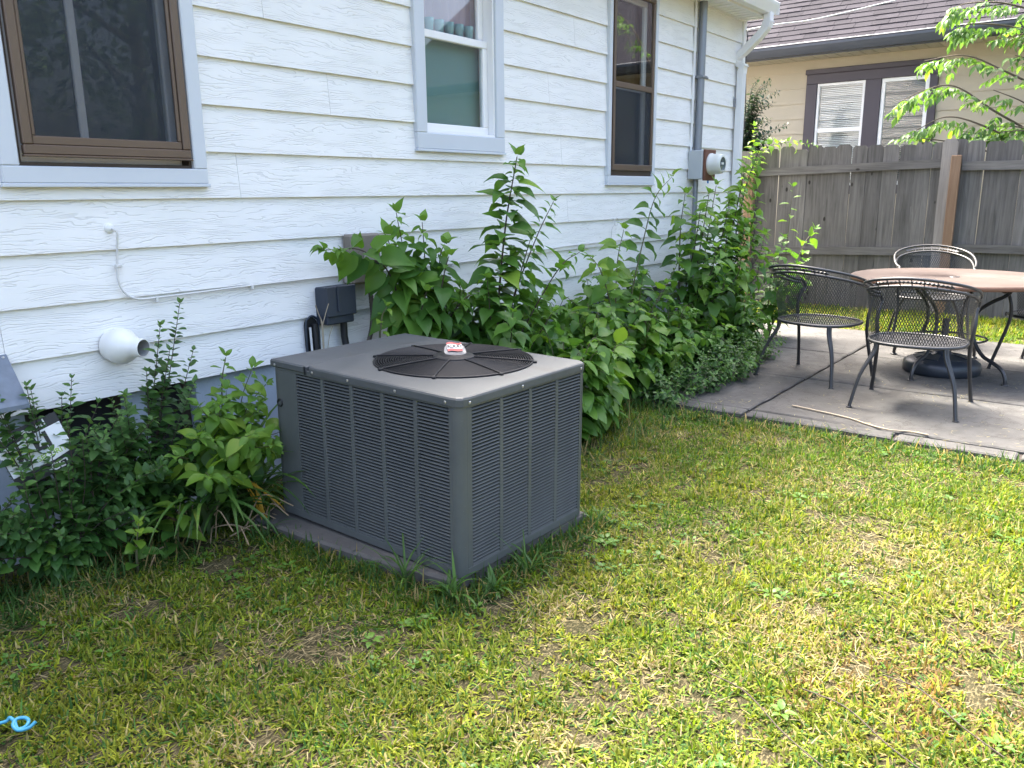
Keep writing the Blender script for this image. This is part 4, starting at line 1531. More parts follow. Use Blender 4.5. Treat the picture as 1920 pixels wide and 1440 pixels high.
def make_chair(name, top_mat):
    c = thing(name, (0, 0, 0), local=True)
    SZ = .405
    def rim(a):   # a = 0 is the front (+x)
        ca, sa = cos(a), sin(a)
        e = 2.5
        r_ = (abs(ca / .255) ** e + abs(sa / .275) ** e) ** (-1 / e)
        return Vector((r_ * ca, r_ * sa, SZ))
    TH = radians(118)
    def back(th, u):   # th = 0 is the middle of the back
        p = rim(pi - th)
        zt = .235 + .125 * max(0, cos(th * .78)) ** 1.2
        fl = 1 + .17 * u + .03 * u * u
        q = Vector((p.x * fl - .045 * u * max(0, cos(th)), p.y * (1 + .10 * u), SZ + .012 + zt * u))
        return q
    seat = MB()
    N = 40
    for s_ in (1, -1):
        for k in range(-46, 47):
            o = k * .0165
            # line y = o + s*1.6*x
            pts = []
            for i in range(61):
                x = -.25 + .5 * i / 60
                y_ = o + s_ * 1.75 * x
                ee = abs(x / .252) ** 2.5 + abs(y_ / .272) ** 2.5
                if ee < 1:
                    pts.append(Vector((x, y_, SZ + .002 - .012 * (1 - ee))))
            if len(pts) >= 2:
                pts = [pts[0]] + pts[1:-1:4] + [pts[-1]]
                ribbon(seat, pts, [Vector((0, 0, 1))] * len(pts), .0050)
    tag(seat.build('seat_mesh', M_IRON, c, fix=False), None, kind='stuff')
    MB().tube([rim(2 * pi * i / 44) for i in range(44)], .0105, 7, closed=True).build('seat_rim', M_IRON, c)
    bk = MB()
    for s_ in (1, -1):
        k = -TH - .9
        while k < TH + .9:
            pts, nr = [], []
            for i in range(13):
                u = i / 12
                th = k + s_ * .62 * (u - .5)
                if -TH <= th <= TH:
                    pts.append(back(th, u))
                    nr.append(Vector((cos(pi - th), sin(pi - th), .1)))
            if len(pts) >= 2:
                ribbon(bk, pts, nr, .0044)
            k += .058
    tag(bk.build('back_mesh', M_IRON, c, fix=False), None, kind='stuff')
    ths = [TH * (2 * i / 30 - 1) for i in range(31)]
    MB().tube([back(t_, 1.0) for t_ in ths], .0095, 7).build('top_rail', top_mat, c)
    def outer(t_):
        p = back(t_, 1.0)
        k = .35 + .65 * max(0, cos(t_ * .76)) ** .7
        return Vector((p.x * 1.045 - .035 * k * max(0, cos(t_)), p.y * (1.0 + .075 * k), p.z + .05 * k))
    op = [outer(t_) for t_ in ths]
    e0, e1 = back(-TH, 1.0), back(TH, 1.0)
    for s_, lst in ((-1, op), (1, op[::-1])):
        pass
    sgn = 1 if e1.y > 0 else -1
    def curl(e, side):
        return [e + Vector((.045, side * .012, .012)), e + Vector((.085, side * .012, -.012)), e + Vector((.095, side * .006, -.05)), e + Vector((.065, 0, -.075)), e + Vector((.035, 0, -.06))]
    s0 = 1 if e0.y > 0 else -1
    s1 = 1 if e1.y > 0 else -1
    path = curl(e0, s0)[::-1] + op + curl(e1, s1)
    MB().tube(catmull(path, 3), .0095, 7).build('outer_rail', top_mat, c)
    orn = MB()
    for i in range(-9, 10):
        t_ = i * .075
        p0, p1 = back(t_, 1.0), outer(t_)
        md = (p0 + p1) / 2
        tg = (back(t_ + .03, 1.0) - back(t_ - .03, 1.0)).normalized()
        up = (p1 - p0).normalized()
        if i % 3 == 0:
            orn.tube([p0, md, p1], .0035, 5)
        L_, W_ = .024, .011
        sl_ = 1 if i >= 0 else -1
        pts = [md - tg * L_, md + up * W_ * sl_, md + tg * L_, md - up * W_ * sl_]
        n_ = tg.cross(up) * .003
        orn.hexa([q - n_ for q in pts] + [q + n_ for q in pts])
    orn.build('leaf_ornament', top_mat, c)
    for side in (1, -1):
        # front leg: from the arm curl down past the seat rim to the ground
        e = e0 if (e0.y > 0) == (side > 0) else e1
        fp = [e + Vector((.05, 0, -.05)), Vector((.17, side * .285, SZ + .10)), Vector((.165, side * .275, SZ)), Vector((.185, side * .272, SZ - .10)), Vector((.225, side * .285, .15)), Vector((.262, side * .30, .004))]
        mb = MB().tube(catmull(fp, 4), .0125, 8)
        mb.lathe([(0, 0), (.017, 0), (.017, .005), (0, .007)], 10, Matrix.Translation((.262, side * .30, 0)))
        mb.build('leg', M_IRON, c)
        # rear leg: two rods joined, splayed backward
        mb = MB()
        for d in (0, .017):
            bp_ = [back(radians(48) * (1 if side > 0 else -1) * (1 if True else 1), .0) * 1.0]
            b0 = rim(pi - side * radians(42 + d * 160))
            rp_ = [b0 + Vector((0, 0, .0)), b0 + Vector((-.012, side * .01, -.06)), Vector((-.27 + d * .4, side * (.262 + d * .2), .2)), Vector((-.315 + d * .25, side * (.298 + d * .1), .004))]
            mb.tube(catmull(rp_, 4), .0105, 7)
        mb.lathe([(0, 0), (.019, 0), (.019, .005), (0, .007)], 10, Matrix.Translation((-.311, side * .299, 0)))
        mb.build('leg', M_IRON, c)
    return c


chairs = [
    ((6.02, 1.79), -13, 'black mesh barrel chair left of the table, beside the weeds', 0),
    ((5.53, 1.035), 1, 'nearest black mesh barrel chair, its back to the lawn', 0),
    ((7.95, 1.42), 196, 'far mesh barrel chair behind the table, facing the camera', 1),
    ((7.21, .47), 75, 'black mesh chair at the right edge, partly out of frame', 0),
]
ch_proto = {0: make_chair('patio_chair', M_IRON)}
ch_worn = make_chair('patio_chair', M_IRONW)
first = True
for (x, y), rz, lab, worn in chairs:
    if worn:
        c = ch_worn
    elif first:
        c = ch_proto[0]
        first = False
    else:
        c = copy_tree(ch_proto[0])
    c.location = (x, y, .030)
    c.rotation_euler = (0, 0, radians(rz))
    tag(c, lab, 'chair', 'mesh chairs around the patio table')

# loose things on the ground
p = [(5.02, 1.62, .036), (4.98, 1.45, .036), (4.93, 1.25, .034), (4.85, 1.12, .034), (4.81, 1.0, .033), (4.84, .90, .033), (4.83, .80, .033)]
tag(MB().tube(catmull(p, 5), [.0055] * 20 + [.004] * 11, 6).build('dry_stick', M_STICK), 'thin pale dry stick lying on the patio edge', 'stick')
p = [(.56, 2.26, .030), (.63, 2.20, .038), (.667, 2.172, .042), (.676, 2.168, .050), (.680, 2.150, .044), (.676, 2.125, .036), (.692, 2.118, .036), (.704, 2.126, .042), (.702, 2.142, .046), (.686, 2.150, .048), (.672, 2.140, .042), (.676, 2.120, .034), (.695, 2.106, .036), (.712, 2.102, .046)]
tag(MB().tube(catmull(p, 6), .0046, 8).build('plastic_cord', M_ROPE), 'knotted light blue plastic cord lying in the grass', 'cord')

# ------------------------------------------------------------------ vegetation helpers
PROF = {
    'heart': ([0, .06, .18, .34, .52, .70, .86, 1.0], [.30, .74, 1.0, .98, .76, .42, .15, 0.0]),
    'ovate': ([0, .08, .22, .40, .60, .78, .90, 1.0], [.06, .50, .88, 1.0, .84, .52, .26, 0.0]),
    'lance': ([0, .08, .22, .42, .62, .80, .91, 1.0], [.05, .42, .80, 1.0, .82, .46, .22, 0.0]),
}


def leaf_geo(L, W, prof, droop=.25, fold=.25, wave=.03, twist=0.0, pet=.22, seed=0):
    """leaf along +y, face up +z, petiole first. returns verts, faces"""
    rr = random.Random(seed)
    ts, ws = PROF[prof]
    vs, fs = [], []
    p0 = pet * L
    vs += [(-.0035 * L - .0004, 0, 0), (.0035 * L + .0004, 0, 0)]
    y, z = p0, -.02 * L
    vs += [(-.006 * L - .0004, y, z), (.006 * L + .0004, y, z)]
    fs.append((0, 1, 3, 2))
    prev = None
    pt = 0
    ang = 0.0
    for i, (t, w) in enumerate(zip(ts, ws)):
        a = droop * (t ** 1.3) * 1.9
        if i:
            y += (t - pt) * L * cos((a + ang) / 2)
            z -= (t - pt) * L * sin((a + ang) / 2)
        ang = a
        pt = t
        hw = w * W * .5
        base = len(vs)
        if w == 0:
            vs.append((rr.uniform(-.02, .02) * W, y, z))
            fs += [(prev, prev + 1, base), (prev + 1, prev + 2, base)]
        else:
            j1, j2 = rr.uniform(-1, 1) * wave * L, rr.uniform(-1, 1) * wave * L
            zl = fold * hw
            bk = -.10 * L if (i == 1 and prof == 'heart') else (-.04 * L if (i == 0 and prof == 'heart') else 0)
            tw = twist * t * hw
            vs += [(-hw, y + bk, z + zl + j1 - tw), (0, y, z), (hw, y + bk, z + zl + j2 + tw)]
            if prev is not None:
                fs += [(prev, prev + 1, base + 1, base), (prev + 1, prev + 2, base + 2, base + 1)]
            prev = base
    return vs, fs


def leaf_lib(prefix, prof, mats, L=1.0, W=.62, n=6, droop=(.1, .6), fold=(.1, .45), pet=.22):
    lib = {}
    for mk, mat in mats.items():
        lst = []
        for k in range(n):
            rr = random.Random(k * 7 + len(prof))
            g_ = leaf_geo(L, W * rr.uniform(.88, 1.1), prof, droop[0] + (droop[1] - droop[0]) * k / (n - 1), rr.uniform(*fold), .025, rr.uniform(-.4, .4), pet, k)
            me = MB().add(*g_, True).mesh(prefix, mat)
            lst.append((me, np.array(g_[0]), g_[1]))
        lib[mk] = lst
    return lib


LIB_B = leaf_lib('leaf', 'heart', {'m': LEAF_OBJ, 'y': LEAF_OBJY}, W=.62, droop=(.15, .7))
LIB_O = leaf_lib('leaf', 'ovate', {'m': LEAF_OBJ, 'y': LEAF_OBJY}, W=.58, droop=(.1, .55))
LIB_S = leaf_lib('leaf', 'ovate', {'m': LEAF_S, 'y': LEAF_SY}, W=.58, n=5, droop=(.0, .35), pet=.08)
LIB_T = leaf_lib('leaf', 'lance', {'m': LEAF_T, 'y': LEAF_TY}, W=.36, droop=(.1, .6), pet=.1)


def frame(d, n):
    d = d.normalized()
    z = n - d * n.dot(d)
    if z.length < 1e-4:
        z = Vector((1, 0, 0)) - d * d.x
    z.normalize()
    x = d.cross(z)
    return Matrix(((x.x, d.x, z.x), (x.y, d.y, z.y), (x.z, d.z, z.z)))


class Plant:
    def __init__(s, name, base, label, cat, group, lib, joined_mat, stem_mat):
        s.root = thing(name, base, label, cat, group)
        s.base, s.lib, s.jm, s.sm = Vector(base), lib, joined_mat, stem_mat
        s.leaves = []     # (size, matrix, young)

    def stem(s, path, r0, r1, n=6, name='stem'):
        m = len(path)
        MB().tube(path, [r0 + (r1 - r0) * i / (m - 1) for i in range(m)], n, cap=True).build(name, s.sm, s.root)

    def leaf(s, p, d, n, size, young=False):
        s.leaves.append((size, Vector(p), frame(d, n), young))

    def shoot(s, pts, spacing=.045, L=.11,  t0=.12, arr='spiral', droop=.25, out=.9, young=.12, r0=.006, jitter=.25, tipn=3, shrink=.35, petiole=0, seedaz=None, fwd=.35, stem=True):
        if L > .06:
            L *= 1.28
            spacing *= .86
        else:
            L *= 1.28
        path = catmull(pts, 8)
        seg = [(path[i + 1] - path[i]).length for i in range(len(path) - 1)]
        tot = sum(seg)
        if stem:
            s.stem(path, r0, max(.0012, r0 * .3))
        dist = tot * t0
        k = 0
        az0 = random.uniform(0, 6.28) if seedaz is None else seedaz
        while dist < tot:
            acc = 0
            for i, sg_ in enumerate(seg):
                if acc + sg_ >= dist:
                    break
                acc += sg_
            f = (dist - acc) / max(sg_, 1e-6)
            p = path[i].lerp(path[i + 1], f)
            tg = (path[i + 1] - path[i]).normalized()
            t = dist / tot
            a1 = Vector((0, 0, 1)).cross(tg)
            if a1.length < .2:
                a1 = Vector((1, 0, 0)).cross(tg)
            a1.normalize()
            a2 = tg.cross(a1)
            if arr == 'spiral':
                azs = [az0 + k * 2.4]
            elif arr == 'distichous':
                azs = [az0 + (k % 2) * pi]
            else:
                azs = [az0 + (k % 2) * pi / 2, az0 + (k % 2) * pi / 2 + pi]
            sz = L * (1 - shrink * t ** 2.5) * (.72 + .28 * min(1, t * 4))
            if t > .92:
                sz *= .62
            for az in azs:
                az += random.uniform(-jitter, jitter)
                rad_ = a1 * cos(az) + a2 * sin(az)
                d = rad_ * out + tg * fwd + Vector((0, 0, -droop + random.uniform(-.2, .2)))
                nrm = rad_ * .45 + tg * .3 + Vector((0, 0, .55)) + Vector((random.uniform(-.3, .3), random.uniform(-.55, .1), random.uniform(-.1, .3)))
                if arr == 'distichous':
                    nrm = tg * .45 + Vector((random.uniform(-.2, .2), -.75, .45 + random.uniform(-.15, .2)))
                y_ = t > 1 - young or random.random() < young * .25
                s.leaf(p, d, nrm, sz * random.uniform(.6, 1.22), y_)
            k += 1
            dist += spacing * (1 - .35 * t) * random.uniform(.75, 1.25)
        for j in range(tipn):
            az = j * 2.1 + az0
            tg = (path[-1] - path[-2]).normalized()
            d = tg * .9 + Vector((cos(az), sin(az), .1)) * .6
            s.leaf(path[-1], d, Vector((0, -.3, 1)), L * random.uniform(.3, .5), True)

    def finish(s, cap=120):
        """the biggest leaves become parts, the rest one mass of foliage"""
        order = sorted(range(len(s.leaves)), key=lambda i: -s.leaves[i][0] + .012 * s.leaves[i][1].y)
        b = s.base
        for i in order[:cap]:
            sz, p, R, yg = s.leaves[i]
            me = random.choice(s.lib['y' if yg else 'm'])[0]
            o = bpy.data.objects.new('leaf', me)
            COL.objects.link(o)
            o.parent = s.root
            o.matrix_local = Matrix.Translation(p - b) @ R.to_4x4() @ Matrix.Scale(sz, 4)
        rest = order[cap:]
        if rest:
            V, Fq, Ft, C = [], [], [], []
            n = 0
            for i in rest:
                sz, p, R, yg = s.leaves[i]
                me, v, f = random.choice(s.lib['m'])
                vv = (v * sz) @ np.array(R).T + np.array(p)
                V.append(vv)
                c = random.uniform(.1, .6) + (.35 if yg else 0)
                C.append(np.full((len(vv), 3), c))
                for q in f:
                    (Fq if len(q) == 4 else Ft).append([n + a for a in q])
                n += len(vv)
            o = np_mesh('foliage', np.concatenate(V), np.array(Ft) if Ft else None, np.array(Fq), s.jm, np.concatenate(C), s.root, True)
            o['kind'] = 'stuff'


GW = 'weedy saplings along the white wall'


def V(*a):
    return Vector(a)


# sapling drooping over the interface box
P = Plant('leafy_sapling', (3.02, 2.98, 0), 'drooping broad-leaved sapling hiding the interface box behind the condenser', 'sapling', GW, LIB_B, LEAF_J, M_STEMD)
P.shoot([(3.02, 2.98, 0), (3.0, 2.96, .5), (2.98, 2.95, .95), (2.90, 2.93, 1.27)], .026, .135, .35, 'spiral', .8, .9, .08)
P.shoot([(3.03, 2.98, 0), (3.08, 2.95, .6), (3.09, 2.93, 1.0), (3.06, 2.91, 1.22)], .025, .14, .35, 'spiral', .85, .9, .06)
P.shoot([(3.0, 2.97, .55), (2.86, 2.94, .95), (2.66, 2.92, 1.10), (2.42, 2.90, 1.12)], .034, .13, .3, 'distichous', .6, .8, .15)
P.shoot([(3.04, 2.97, .5), (3.16, 2.93, .85), (3.18, 2.90, 1.05), (3.19, 2.88, 1.10)], .028, .135, .2, 'spiral', .8, .9, .05)
P.shoot([(3.03, 2.97, .3), (3.14, 2.87, .65), (3.25, 2.80, .82), (3.36, 2.76, .84)], .04, .13, .2, 'spiral', .4, .9, .1)
P.shoot([(3.0, 2.97, .4), (2.97, 2.88, .7), (2.98, 2.82, .88)], .03, .13, .2, 'spiral', .7, .9, .05)
P.shoot([(3.0, 2.97, .5), (2.93, 2.94, .9), (2.86, 2.93, 1.08), (2.82, 2.92, 1.16)], .03, .14, .3, 'spiral', .8, .9, .1)
P.shoot([(3.02, 2.97, .45), (3.08, 2.86, .75), (3.1, 2.80, .98), (3.11, 2.78, 1.05)], .038, .13, .2, 'spiral', .6, .9, .03)
P.finish(150)
# small bright sprig in front of the disconnect box
P = Plant('sapling_sprig', (2.70, 2.90, 0), 'small bright green sprig rising behind the condenser lid', 'seedling', None, LIB_B, LEAF_J, M_STEM)
P.shoot([(2.70, 2.90, 0), (2.71, 2.90, .5), (2.72, 2.88, .76), (2.74, 2.86, .83)], .05, .085, .84, 'spiral', .2, 1.0, 1.0)
P.finish(20)

# tall sapling below the middle window
P = Plant('leafy_sapling', (3.55, 2.82, 0), 'tallest leafy sapling standing between the middle and right windows', 'sapling', GW, LIB_B, LEAF_J, M_STEMD)
P.shoot([(3.55, 2.82, 0), (3.52, 2.80, .6), (3.56, 2.77, 1.15), (3.65, 2.75, 1.55)], .019, .155, .3, 'spiral', .35, .9, .08, r0=.009)
P.shoot([(3.54, 2.81, .45), (3.66, 2.78, .8), (3.85, 2.76, 1.12), (4.0, 2.75, 1.31)], .042, .095, .3, 'distichous', .1, .9, .1)
P.shoot([(3.54, 2.81, .3), (3.42, 2.76, .65), (3.34, 2.72, .92)], .035, .12, .25, 'spiral', .35, .9, .05)
P.shoot([(3.55, 2.81, .35), (3.74, 2.70, .72), (3.92, 2.64, .95), (4.05, 2.6, 1.02)], .035, .11, .2, 'spiral', .3, .9, .1)
P.shoot([(3.55, 2.81, .2), (3.6, 2.64, .5), (3.66, 2.52, .72)], .035, .12, .2, 'spiral', .3, .9, .05)
P.shoot([(3.55, 2.81, .2), (3.4, 2.62, .55), (3.30, 2.52, .76)], .035, .12, .2, 'spiral', .3, .9, .05)
P.shoot([(3.55, 2.81, .5), (3.62, 2.72, .9), (3.68, 2.68, 1.12)], .032, .11, .2, 'spiral', .4, .9, .05)
P.finish(170)

# pair of ladder-like shoots under the tall window
P = Plant('leafy_sapling', (4.88, 2.80, 0), 'sapling with ladder-like leaf pairs under the tall bronze window', 'sapling', GW, LIB_B, LEAF_J, M_STEM)
P.shoot([(4.92, 2.80, 0), (4.95, 2.76, .6), (5.05, 2.72, 1.05), (5.16, 2.70, 1.32), (5.36, 2.68, 1.46)], .058, .14, .3, 'distichous', .3, 1.0, .15, seedaz=pi / 2, jitter=.15, tipn=2)
P.shoot([(4.84, 2.80, 0), (4.72, 2.74, .5), (4.66, 2.70, .9), (4.70, 2.68, 1.12)], .050, .14, .3, 'distichous', .3, 1.0, .3, seedaz=pi / 2, jitter=.15, tipn=3)
P.shoot([(4.86, 2.80, .2), (4.6, 2.7, .6), (4.36, 2.64, .88), (4.2, 2.62, .98)], .05, .11, .3, 'spiral', .2, .9, .2)
P.shoot([(4.88, 2.80, .2), (5.0, 2.66, .5), (5.12, 2.58, .74)], .04, .11, .2, 'spiral', .3, .9, .1)
P.shoot([(4.86, 2.80, .15), (4.7, 2.62, .45), (4.6, 2.52, .66)], .04, .11, .2, 'spiral', .3, .9, .1)
P.shoot([(4.9, 2.80, .2), (5.25, 2.7, .6), (5.45, 2.65, .86)], .045, .10, .2, 'spiral', .3, .9, .1)
P.shoot([(4.9, 2.80, .2), (4.86, 2.66, .55), (4.83, 2.6, .82)], .045, .10, .2, 'spiral', .3, .9, .1)
P.finish(150)

# thicket below the meter
P = Plant('leafy_thicket', (6.2, 2.80, 0), 'dense leafy thicket climbing below the electric meter', 'thicket', GW, LIB_B, LEAF_J, M_STEMD)
tops = [(5.58, 2.68, 1.34), (5.72, 2.62, 1.22), (5.95, 2.66, 1.34), (6.12, 2.68, 1.40), (6.30, 2.64, 1.30), (6.5, 2.64, 1.36), (6.66, 2.68, 1.50), (6.42, 2.55, 1.1), (6.0, 2.52, 1.05), (5.75, 2.5, .95), (6.7, 2.56, 1.15), (6.85, 2.62, 1.3), (6.2, 2.48, .85), (5.85, 2.46, .75), (6.55, 2.46, .8), (6.95, 2.58, 1.0)]
for i, tp in enumerate(tops):
    bx_ = 6.2 + (tp[0] - 6.2) * .55
    P.shoot([(bx_, 2.80, 0), (bx_ * .6 + tp[0] * .4, 2.78, tp[2] * .45), (tp[0] * .9 + bx_ * .1, tp[1] + .04, tp[2] * .8), tp], .040, .135, .22, 'spiral', .45, .95, .18, r0=.007)
P.shoot([(6.6, 2.80, 0), (6.66, 2.76, .7), (6.82, 2.74, 1.3), (7.0, 2.72, 1.62), (7.08, 2.70, 1.74)], .05, .16, .40, 'distichous', .35, 1.0, .5, seedaz=pi / 2, r0=.008)
P.finish(280)

# spindly plants by the fence
P = Plant('fence_sapling', (7.5, 2.62, 0), 'spindly sapling in front of the fence at the end of the weeds', 'sapling', GW, LIB_O, LEAF_J, M_STEM)
P.shoot([(7.5, 2.62, 0), (7.48, 2.58, .6), (7.42, 2.54, 1.05), (7.40, 2.52, 1.38)], .09, .11, .3, 'spiral', .2, .9, .3)
P.shoot([(7.5, 2.62, .2), (7.6, 2.54, .6), (7.7, 2.48, .88), (7.86, 2.44, 1.0)], .045, .12, .3, 'spiral', .2, .8, .3)
for tp in ((7.2, 2.5, .95), (7.35, 2.42, .7), (7.1, 2.46, .62), (7.7, 2.44, .6), (7.55, 2.38, .5), (7.25, 2.4, .45), (7.0, 2.5, .8), (7.8, 2.5, .7)):
    P.shoot([(7.4, 2.66, 0), ((7.4 + tp[0]) / 2, 2.6, tp[2] * .6), tp], .045, .11, .25, 'spiral', .3, .9, .1)
P.finish(150)

# low bushy growth in front, right behind the condenser and along the patio
lows = [
    ((3.25, 2.42), .62, .30, 'low bright leafy growth peeking over the far corner of the condenser', 10, .12),
    ((3.62, 2.40), .56, .32, 'low broad-leaved weeds right of the condenser lid', 10, .12),
    ((3.95, 2.42), .46, .30, 'low drooping weeds spilling over the lawn beside the condenser', 10, .115),
    ((4.3, 2.66), .62, .34, 'mid-height weeds between the tall sapling and the ladder-leaved sapling', 10, .105),
    ((4.75, 2.58), .52, .34, 'broad-leaved weeds at the near patio corner', 10, .105),
    ((5.25, 2.60), .54, .36, 'mid-height weeds in front of the ladder-leaved sapling', 10, .10),
    ((5.75, 2.58), .50, .36, 'leafy undergrowth at the foot of the thicket', 10, .095),
    ((6.5, 2.56), .50, .40, 'leafy undergrowth between the thicket and the left chair', 10, .095),
    ((3.45, 2.90), .80, .34, 'shaded weeds against the wall behind the condenser', 10, .115),
    ((4.1, 2.92), .78, .36, 'shaded weeds against the wall under the middle window', 10, .11),
    ((4.75, 2.95), .74, .36, 'shaded weeds against the foundation under the tall bronze window', 10, .105),
    ((5.4, 2.95), .74, .36, 'shaded weeds against the foundation left of the meter', 10, .10),
    ((6.9, 2.85), .70, .36, 'shaded weeds by the house corner below the downspout', 10, .10),
]
for (bx_, by), h, sp, lab, ns, L in lows:
    P = Plant('weed_clump', (bx_, by, 0), lab, 'weeds', 'low weeds beside the patio', LIB_O, LEAF_J, M_STEM)
    ns = 17
    for k in range(ns):
        a = 2 * pi * k / ns + random.uniform(-.4, .4)
        rr_ = sp * random.uniform(.35, 1.0)
        hh = h * random.uniform(.5, 1.15)
        tx, ty = bx_ + cos(a) * rr_, min(by + sin(a) * rr_ * .75, 3.06)
        if bx_ < 3.8:
            ty = max(ty, 2.16)
            if tx < 2.86:
                tx = 2.86 + random.random() * .15
        P.shoot([(bx_ + random.uniform(-.05, .05), by + random.uniform(-.05, .05), 0), (bx_ * .75 + tx * .25, by * .75 + ty * .25, hh * .55), (bx_ * .35 + tx * .65, by * .35 + ty * .65, hh * .95), (tx, ty, hh * random.uniform(.78, 1.0))], .042, L * 1.12, .2, 'spiral', .35, .85, random.choice((.08, .2, .5)), r0=.004)
    P.finish(90)

# small-leaved ground cover creeping over the patio edge
for i, (bx_, by, h, sp, lab) in enumerate((
        (4.72, 2.34, .26, .24, 'small-leaved ground cover at the patio corner nearest the lawn'),
        (5.12, 2.30, .32, .28, 'small-leaved ground cover creeping over the first slab'),
        (5.55, 2.28, .36, .30, 'small-leaved shrub in the middle of the patio edge'),
        (6.0, 2.34, .36, .30, 'small-leaved shrub left of the nearest chair leg'),
        (6.45, 2.42, .30, .30, 'small-leaved ground cover behind the left chair'))):
    P = Plant('ground_cover_shrub', (bx_, by, .0), lab, 'shrub', 'ground cover along the patio', LIB_S, LEAF_SJ, M_STEM)
    for k in range(34):
        a = random.uniform(0, 2 * pi)
        rr_ = sp * math.sqrt(random.random())
        hh = h * (1 - .55 * (rr_ / sp) ** 2) * random.uniform(.6, 1.1)
        tx, ty = bx_ + cos(a) * rr_ * 1.15, by + sin(a) * rr_ * .8
        P.shoot([(bx_ + cos(a) * rr_ * .4, by + sin(a) * rr_ * .3, 0), (bx_ + cos(a) * rr_ * .8, by + sin(a) * rr_ * .6, hh * .7), (tx, ty, hh)], .016, .036, .2, 'spiral', .1, .9, .25, r0=.002, tipn=2, stem=(k % 3 == 0))
    P.finish(0)

# ------------------------------------------------------------------ shrubs left of the condenser
GL = 'shrubs at the foot of the white wall'
P = Plant('small_leaved_shrub', (1.58, 3.05, 0), 'small-leaved shrub with two upright shoots beside the white vent fitting', 'shrub', GL, LIB_S, LEAF_SJ, M_STEMD)
for b_, tp in (((1.60, 3.05), (1.735, 2.97, .95)), ((1.55, 3.05), (1.645, 2.97, .875)), ((1.56, 3.05), (1.58, 2.99, .70)), ((1.6, 3.05), (1.65, 2.93, .78)), ((1.62, 3.05), (1.76, 2.95, .76)), ((1.55, 3.05), (1.46, 2.94, .64))):
    P.shoot([(*b_, 0), (b_[0], 3.03, .35), (b_[0] * .4 + tp[0] * .6, 3.0, tp[2] * .72), tp], .030, .047, .25, 'opposite', .0, .9, .12, r0=.004, tipn=3)
for k in range(38):
    tx, ty, tzz = random.uniform(1.26, 1.92), random.uniform(2.82, 3.05), random.uniform(.25, .66)
    P.shoot([(1.58, 3.06, .02), (1.58 * .5 + tx * .5, 3.0, tzz * .55), (tx, ty, tzz)], .026, .048, .3, 'opposite', .0, .9, .08, r0=.003, tipn=2)
P.finish(250)
P = Plant('small_leaved_shrub', (1.20, 3.0, 0), 'dense small-leaved shrub around the security sign', 'shrub', GL, LIB_S, LEAF_SJ, M_STEMD)
for k in range(8):
    tx = random.uniform(1.02, 1.42)
    P.shoot([(1.2, 3.05, 0), (1.2 * .5 + tx * .5, 3.04, .4), (tx, 3.06 + random.uniform(-.03, .03), random.uniform(.55, .74))], .028, .047, .35, 'opposite', .0, .9, .15, r0=.003, tipn=3)
for k in range(34):
    tx, ty, tzz = random.uniform(.86, 1.5), random.uniform(2.84, 2.98), random.uniform(.10, .34)
    P.shoot([(1.2, 3.0, .02), (1.2 * .5 + tx * .5, 2.92, tzz * .75), (tx, ty, tzz)], .026, .048, .35, 'opposite', .0, .9, .08, r0=.003, tipn=2)
for (tx, ty, tzz) in ((1.10, 2.93, .56), (1.17, 2.92, .50), (1.24, 2.93, .60), (1.06, 2.90, .46), (1.21, 2.90, .43), (1.28, 2.92, .52)):
    P.shoot([(1.2, 3.0, .02), (tx * .8 + .24, 2.93, tzz * .6), (tx, ty, tzz)], .03, .045, .45, 'opposite', .0, .9, .15, r0=.003, tipn=2)
for k in range(12):
    tx, ty, tzz = random.uniform(1.30, 1.55), random.uniform(2.8, 2.98), random.uniform(.35, .60)
    P.shoot([(1.3, 3.0, .02), (1.3 * .5 + tx * .5, 2.95, tzz * .7), (tx, ty, tzz)], .026, .048, .35, 'opposite', .0, .9, .08, r0=.003, tipn=2)
P.finish(250)
P = Plant('small_leaved_shrub', (.85, 2.98, 0), 'dark small-leaved shrub cut by the left picture edge', 'shrub', GL, LIB_S, LEAF_SJ, M_STEMD)
for k in range(56):
    tx, ty, tzz = random.uniform(.50, 1.08), random.uniform(2.84, 3.06), random.uniform(.15, .62)
    if tx > .78:
        tzz *= .62
    P.shoot([(.85, 3.0, .02), (.85 * .5 + tx * .5, 2.95, tzz * .7), (tx, ty, tzz)], .026, .050, .35, 'opposite', .0, .9, .06, r0=.003, tipn=2)
P.finish(200)
# compound-leaved seedling and broad seedling by the condenser
P = Plant('long_leaved_seedling', (1.88, 3.0, 0), 'light green seedling with long leaflets left of the condenser', 'seedling', GL, LIB_O, LEAF_J, M_STEM)
P.shoot([(1.88, 3.0, 0), (1.87, 2.97, .35), (1.86, 2.93, .6), (1.87, 2.90, .72)], .06, .075, .4, 'opposite', .15, .9, .5)
for tp in ((1.76, 2.80, .56), (1.98, 2.80, .60), (1.99, 2.70, .42), (1.70, 2.76, .44), (1.86, 2.62, .40), (1.60, 2.66, .34), (1.78, 2.64, .46), (1.96, 2.86, .66), (1.90, 2.78, .50), (1.82, 2.84, .60), (1.70, 2.84, .56), (1.64, 2.78, .46), (1.92, 2.70, .34), (1.72, 2.70, .30), (2.0, 2.88, .50), (1.56, 2.80, .40)):
    P.shoot([(1.87, 2.98, .05), (1.87 * .5 + tp[0] * .5, 2.9, tp[2] * .75), tp], .05, .085, .4, 'opposite', .25, .9, .35, r0=.003)
P.finish(200)
